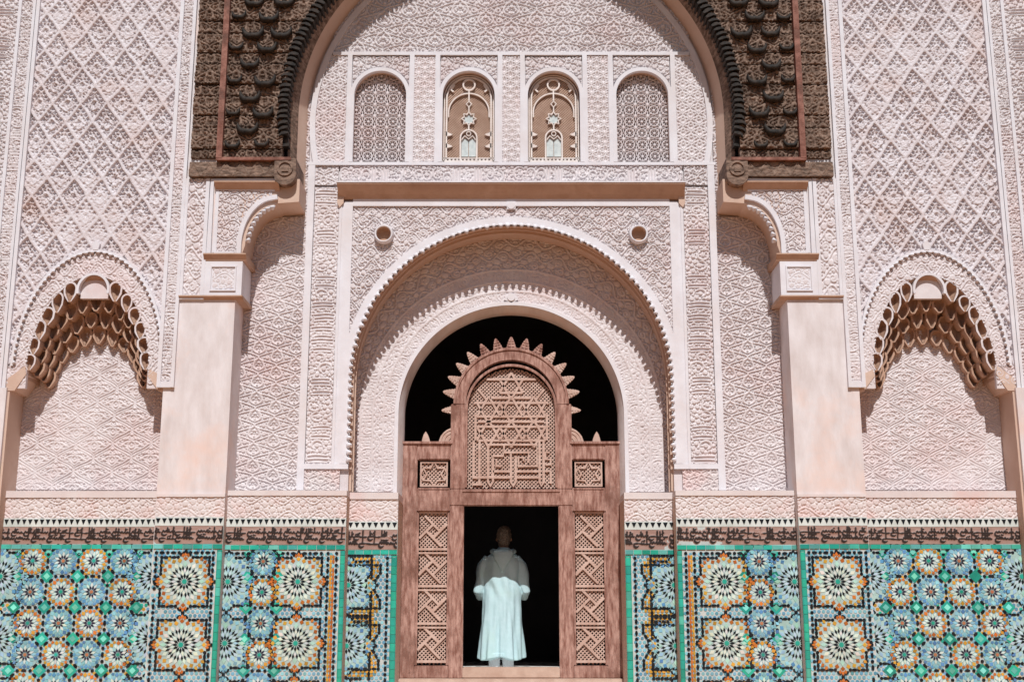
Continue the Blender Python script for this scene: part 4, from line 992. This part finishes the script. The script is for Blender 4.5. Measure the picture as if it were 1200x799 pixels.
K=[[(13,98),(13,142),(18,142)],[(20,98),(20,150)],[(30,103),(30,146),(33,151),(36,146),(36,120),(40,120),(40,128),(46,128)],[(30,103),(88,103),(88,128),(66,128),(66,118),(72,118),(72,122)],[(49,103),(49,112),(78,112),(78,124)],[(36,120),(36,116),(48,116),(48,112)],[(57,112),(57,146),(60,151),(63,146),(63,116)],
   [(36,134),(57,134)],[(63,134),(92,134)],[(12,141),(57,141)],[(63,141),(92,141)],[(91,98),(91,146),(93,151),(96,146),(96,98)],[(102,112),(98,112),(98,120),(104,120),(104,126),(98,126)],[(98,134),(104,134),(104,148)],[(12,149),(24,149)]]
strap('letter_strapwork',[[(ux(x),uz(y)) for x,y in l] for l in K],YS-.016,.026,ds)
for s in (-1,1):
    x0,x1=(.775,1.12) if s>0 else (-1.12,-.775); xc=(x0+x1)/2
    inr=lambda za,zb_: (lambda x,z:(x>x0)&(x<x1)&(z>za)&(z<zb_))
    lattice('lattice',inr(2.77,3.09),x0,x1,2.77,3.09,.0465,YS+.012,.0135,ds)
    zc_=2.93; st=[((.15 if k%2==0 else .088)*math.cos(k*math.pi/6+math.pi/2),(.15 if k%2==0 else .088)*math.sin(k*math.pi/6+math.pi/2)) for k in range(12)]
    b=MB(); b.strip([(xc+x,zc_+z) for x,z in st],.024,YS-.015,YS+.02,True)
    b.strip([(x0+.012,2.785),(x1-.012,2.785),(x1-.012,3.075),(x0+.012,3.075)],.026,YS-.02,YS+.02,True)
    for sx in (-1,1): b.strip([(xc+sx*.13,zc_-.075),(xc+sx*.165,zc_)],.02,YS-.012,YS+.02); b.strip([(xc+sx*.13,zc_+.075),(xc+sx*.165,zc_)],.02,YS-.011,YS+.02)
    b.build('star_strapwork',M['lattice'],ds)
    za,zb_=.66,2.455; lattice('lattice',inr(za,zb_),x0,x1,za,zb_,.0465,YS+.012,.0135,ds)
    for k in range(4):
        c0=za+.03+(zb_-za-.03)*(k+.5)/4; hh=(zb_-za)/8-.035; hw=(x1-x0)/2
        b=MB(); q=.072
        # pinwheel: sides of the tilted inner square run on to the frame
        for j in range(4):
            a=j*math.pi/2; R_=lambda x,z:(xc+(x*math.cos(a)-z*math.sin(a))*(1 if True else 1),c0+(x*math.sin(a)+z*math.cos(a)))
            b.strip([R_(0,-q*1.15),R_(hw*.98 if j%2==0 else hh*.98, (-q*1.15+(hw if j%2==0 else hh)*.98))],.028,YS-.016-.001*j,YS+.02)
        b.build('pinwheel',M['lattice'],ds)
    b=MB()
    for k in range(5):
        zz=za+.03+(zb_-za-.03)*k/4
        b=MB(); b.box(x0,x1,YS-.022,YS+.02,zz-.012,zz+.016); b.build('lattice_bar',M['lattice'],ds)
        if 0<k<4: b=MB(); b.box(x0,x1,YS-.020,YS+.02,zz-.055,zz-.034); b.build('lattice_bar',M['lattice'],ds)
    # base palmette and small finial on the shoulder
    b=MB(); pf=[(s*.71,3.318),(s*.90,3.318),(s*.885,3.36),(s*.87,3.40),(s*.84,3.44),(s*.80,3.475),(s*.75,3.50),(s*.71,3.51)]; b.prism(pf,YS-.03,YS+.02,None,True); o=b.build('palmette',M['lattice'],ds)
    for rr in (.06,.11,.15):
        bb=MB(); bb.strip([(s*(.72+rr*math.cos(t)),3.325+rr*1.05*math.sin(t)) for t in np.linspace(0.05,1.5,10)],.018,YS-.04,YS-.02); bb.build('scroll',M['lattice'],o)
    b=MB(); b.prism([(s*1.00,3.318),(s*1.105,3.318),(s*1.095,3.37),(s*1.08,3.42),(s*1.055,3.46),(s*1.03,3.42),(s*1.01,3.37)],YS-.03,YS+.02,None,True); b.build('shoulder_finial',M['lattice'],ds)
# radial teeth
for k in range(-7,8):
    a=math.pi/2-k*R(13.2); b=MB(); r0=.70; L=.165; 
    prof=[(0,.060),(.03,.062),(.036,.053),(.062,.053),(.068,.043),(.094,.043),(.10,.033),(.124,.031),(.13,.022),(.15,.018)]
    if abs(k)==7: prof=[(p,q*.85) for p,q in prof]
    pts=[(r0+p,q) for p,q in prof]+[(r0+L,0)]+[(r0+p,-q) for p,q in prof[::-1]]
    zo=zs if abs(k)<7 else zs-.04
    b.prism([(x*math.cos(a)-y*math.sin(a),zo+x*math.sin(a)+y*math.cos(a)) for x,y in pts],YS-.035,YS+.02,None,True)
    for r_ in (.04,.08,.11): b.strip([((r0+r_)*math.cos(a)-q*math.sin(a),zo+(r0+r_)*math.sin(a)+q*math.cos(a)) for q in np.linspace(-.036+.12*(r_-.05),.036-.12*(r_-.05),5)],.014,YS-.046,YS-.03)
    b.strip([((r0+.01)*math.cos(a),zo+(r0+.01)*math.sin(a)),((r0+.14)*math.cos(a),zo+(r0+.14)*math.sin(a))],.014,YS-.044,YS-.03)
    b.build('crest_tooth',M['lattice'] if abs(k)>2 else M['door'],ds)  # topmost teeth in darker wood: the arch ring's shadow as colour

fit(ds, 1.0230, 1.0163, -.0102)
# ------------------------------------------------------------------ person, seen from behind
def loft(secs, n=28, caps=True):
    v=[];f=[]
    for (x,y,z,rx,ry,e) in secs:
        for k in range(n):
            t=2*math.pi*k/n; c,s_=math.cos(t),math.sin(t)
            v.append((x+rx*math.copysign(abs(c)**e,c), y+ry*math.copysign(abs(s_)**e,s_), z))
    for i in range(len(secs)-1):
        for k in range(n): f.append((i*n+k,i*n+(k+1)%n,(i+1)*n+(k+1)%n,(i+1)*n+k))
    if caps: f += [tuple(range(n-1,-1,-1)), tuple(range((len(secs)-1)*n,len(secs)*n))]
    return v,f
def tube(pts, rads, n=14):
    v=[];f=[]; P=[Vector(p) for p in pts]
    for i,p in enumerate(P):
        t=(P[min(i+1,len(P)-1)]-P[max(i-1,0)]).normalized(); u=t.cross(Vector((0,1,.2))).normalized(); w_=t.cross(u)
        for k in range(n):
            a=2*math.pi*k/n; v.append(tuple(p+(u*math.cos(a)+w_*math.sin(a))*rads[i]))
    for i in range(len(P)-1):
        for k in range(n): f.append((i*n+k,i*n+(k+1)%n,(i+1)*n+(k+1)%n,(i+1)*n+k))
    f += [tuple(range(n-1,-1,-1)), tuple(range((len(P)-1)*n,len(P)*n))]
    return v,f
def merged(name, shells, m, parent, voxel=.012, smooth=4, disp=None):
    v=[];f=[]
    for vv,ff in shells:
        b0=len(v); v+=vv; f+=[tuple(b0+i for i in q) for q in ff]
    me=bpy.data.meshes.new(name); me.from_pydata(v,[],f); me.update()
    bm=bmesh.new(); bm.from_mesh(me); bmesh.ops.recalc_face_normals(bm,faces=bm.faces); bm.to_mesh(me); bm.free()
    t=bpy.data.objects.new('tmp',me); COL.objects.link(t)
    r=t.modifiers.new('r','REMESH'); r.mode='VOXEL'; r.voxel_size=voxel
    sm=t.modifiers.new('s','SMOOTH'); sm.iterations=smooth; sm.factor=.5
    dg=bpy.context.evaluated_depsgraph_get(); out=bpy.data.meshes.new_from_object(t.evaluated_get(dg)); bpy.data.objects.remove(t)
    out.name=name; n=len(out.vertices); co=np.empty(n*3,np.float32); out.vertices.foreach_get('co',co); co=co.reshape(-1,3)
    if disp is not None: co=disp(co); out.vertices.foreach_set('co',co.ravel().astype(np.float32))
    out.materials.clear(); out.materials.append(m); out.polygons.foreach_set('use_smooth',[True]*len(out.polygons)); out.update()
    return put(bpy.data.objects.new(name,out),parent)
PX,PY,PZ=-.122,2.05,.50
pe=thing('person','person in a pale green hooded robe standing in the doorway, seen from behind','person',(PX,PY,PZ))
H=lambda x,y,z:(PX+x,PY+y,PZ+z)
def S_(x,y,z,rx,ry,e=1.0): return (PX+x,PY+y,PZ+z,rx,ry,e)
body=[loft([S_(.0,0,.30,.13,.10),S_(0,0,.9,.16,.11),S_(0,0,1.25,.17,.11),S_(.01,0,1.45,.10,.08),S_(.02,.0,1.50,.058,.06),S_(.025,.01,1.57,.055,.058)]),
      loft([S_(.025,.03,1.52,.03,.04),S_(.025,.02,1.55,.064,.078),S_(.025,.015,1.61,.080,.096),S_(.025,.01,1.68,.084,.102),S_(.025,.01,1.73,.073,.092),S_(.025,.01,1.765,.042,.055)]),
      tube([H(-.07,0,.5),H(-.075,0,.25),H(-.075,.0,.05)],[.06,.05,.04]),tube([H(.06,0,.5),H(.065,0,.25),H(.07,.0,.05)],[.06,.05,.04]),
      tube([H(-.055,.005,1.65),H(-.062,.01,1.62),H(-.058,.01,1.60)],[.012,.018,.009],8),tube([H(.105,.005,1.65),H(.112,.01,1.62),H(.108,.01,1.60)],[.012,.018,.009],8),
      tube([H(.025,.10,1.64),H(.025,.125,1.61)],[.010,.016],8)]
# forearms and hands folded in front of the waist
for s in (-1,1):
    body.append(tube([H(s*.29,.0,1.02),H(s*.20,.16,1.0),H(s*.10,.20,1.03)],[.045,.038,.028]))
    body.append(tube([H(s*.10,.20,1.03),H(s*.05,.21,1.045),H(s*.02,.21,1.05)],[.028,.038,.03],10))
    for j in range(4): body.append(tube([H(s*.03,.225,1.075-.018*j),H(-s*.025,.235,1.07-.018*j),H(-s*.06+s*.008*abs(j-1),.225,1.06-.018*j)],[.010,.009,.008],8))
    body.append(tube([H(s*.08,.20,1.07),H(s*.05,.205,1.095),H(s*.02,.20,1.10)],[.012,.011,.009],8))
merged('body',body,M['skin'],pe,.008,3)
hair=[loft([S_(.025,-.028,1.535,.055,.048),S_(.025,-.024,1.575,.074,.074),S_(.025,-.014,1.63,.088,.096),S_(.025,-.008,1.69,.091,.104),S_(.025,-.004,1.74,.080,.095),S_(.025,-.0,1.775,.054,.066),S_(.025,0,1.793,.02,.03)])]
merged('hair',hair,M['hair'],pe,.008,2,lambda c: c+np.stack([(vnoise(c[:,0]*1.3+c[:,1],c[:,2]*.6,70,3)-.5)*.016]*3,1))
def folds(c):
    x=c[:,0]-PX; y=c[:,1]-PY; z=c[:,2]-PZ
    low=np.clip((1.15-z)/.9,0,1); ang=np.arctan2(y,x)
    amp=.020*low*np.sin(ang*5+z*1.5+.6)+.012*low*np.sin(ang*11-z*2.2+np.sin(z*5))+.006*low*np.sin(ang*19+z*3)+.012*np.sin(z*19+x*11)*np.clip(1-np.abs(z-1.12)/.35,0,1)*np.clip(np.abs(x)/.2,0,1)+.008*np.sin(x*46+z*9+2*np.sin(z*7))*np.clip((z-.85)/.2,0,1)*np.clip((1.4-z)/.2,0,1)*(y<0)
    rr=np.hypot(x,y)+1e-6; out=c.copy(); out[:,0]+=amp*x/rr; out[:,1]+=amp*y/rr
    out[:,2]+=np.where(z<.25,.02*np.sin(ang*3+.4),0); return out
robe=[loft([S_(-.015,0,.19,.285,.21),S_(-.012,0,.35,.272,.20),S_(-.008,0,.60,.250,.182),S_(-.004,.0,.85,.236,.168),S_(0,0,1.05,.230,.158),S_(0,0,1.22,.232,.15,.9),S_(.005,0,1.34,.235,.14,.9),S_(.01,0,1.41,.205,.12,.9),S_(.015,0,1.46,.135,.095),S_(.02,0,1.50,.085,.08),S_(.022,0,1.525,.07,.072)])]
for s in (-1,1):
    robe.append(tube([H(s*.16,0,1.38),H(s*.235,-.005,1.30),H(s*.268,-.015,1.12),H(s*.288,-.005,.99),H(s*.272,.05,.93),H(s*.24,.14,.95),H(s*.15,.20,1.0)],[.078,.074,.066,.060,.055,.052,.050]))
merged('robe',robe,M['robe'],pe,.011,3,folds)
hood=[loft([S_(.015,-.05,1.50,.105,.075),S_(.015,-.10,1.455,.135,.065),S_(.012,-.135,1.40,.115,.04),S_(.01,-.150,1.33,.075,.028),S_(.008,-.155,1.26,.035,.02),S_(.008,-.155,1.21,.012,.012)]),
      tube([H(-.105,.06,1.50),H(-.125,-.03,1.475),H(-.075,-.115,1.455),H(.015,-.14,1.445),H(.105,-.115,1.455),H(.155,-.03,1.475),H(.135,.06,1.50)],[.022,.03,.033,.034,.033,.03,.022],10)]
merged('hood',hood,M['robe'],pe,.009,3)
tr=[tube([H(-.085,-.02,.55),H(-.088,-.03,.25),H(-.092,-.02,.035)],[.085,.074,.066]),tube([H(.070,-.02,.55),H(.076,-.03,.25),H(.080,-.02,.035)],[.085,.074,.066])]
merged('trousers',tr,M['trouser'],pe,.012,3)
for s,x in ((-1,-.08),(1,.075)):
    v,f=loft([S_(x,.04,.0,.042,.125),S_(x,.04,.03,.045,.13),S_(x,.02,.06,.038,.09),S_(x,.0,.075,.03,.05)],16); newmesh('shoe',v,f,M['shoe'],pe,True)
pe.scale = (1.05,1.05,1.055)
for o in bpy.data.objects:
    if '_root' in o: del o['_root']
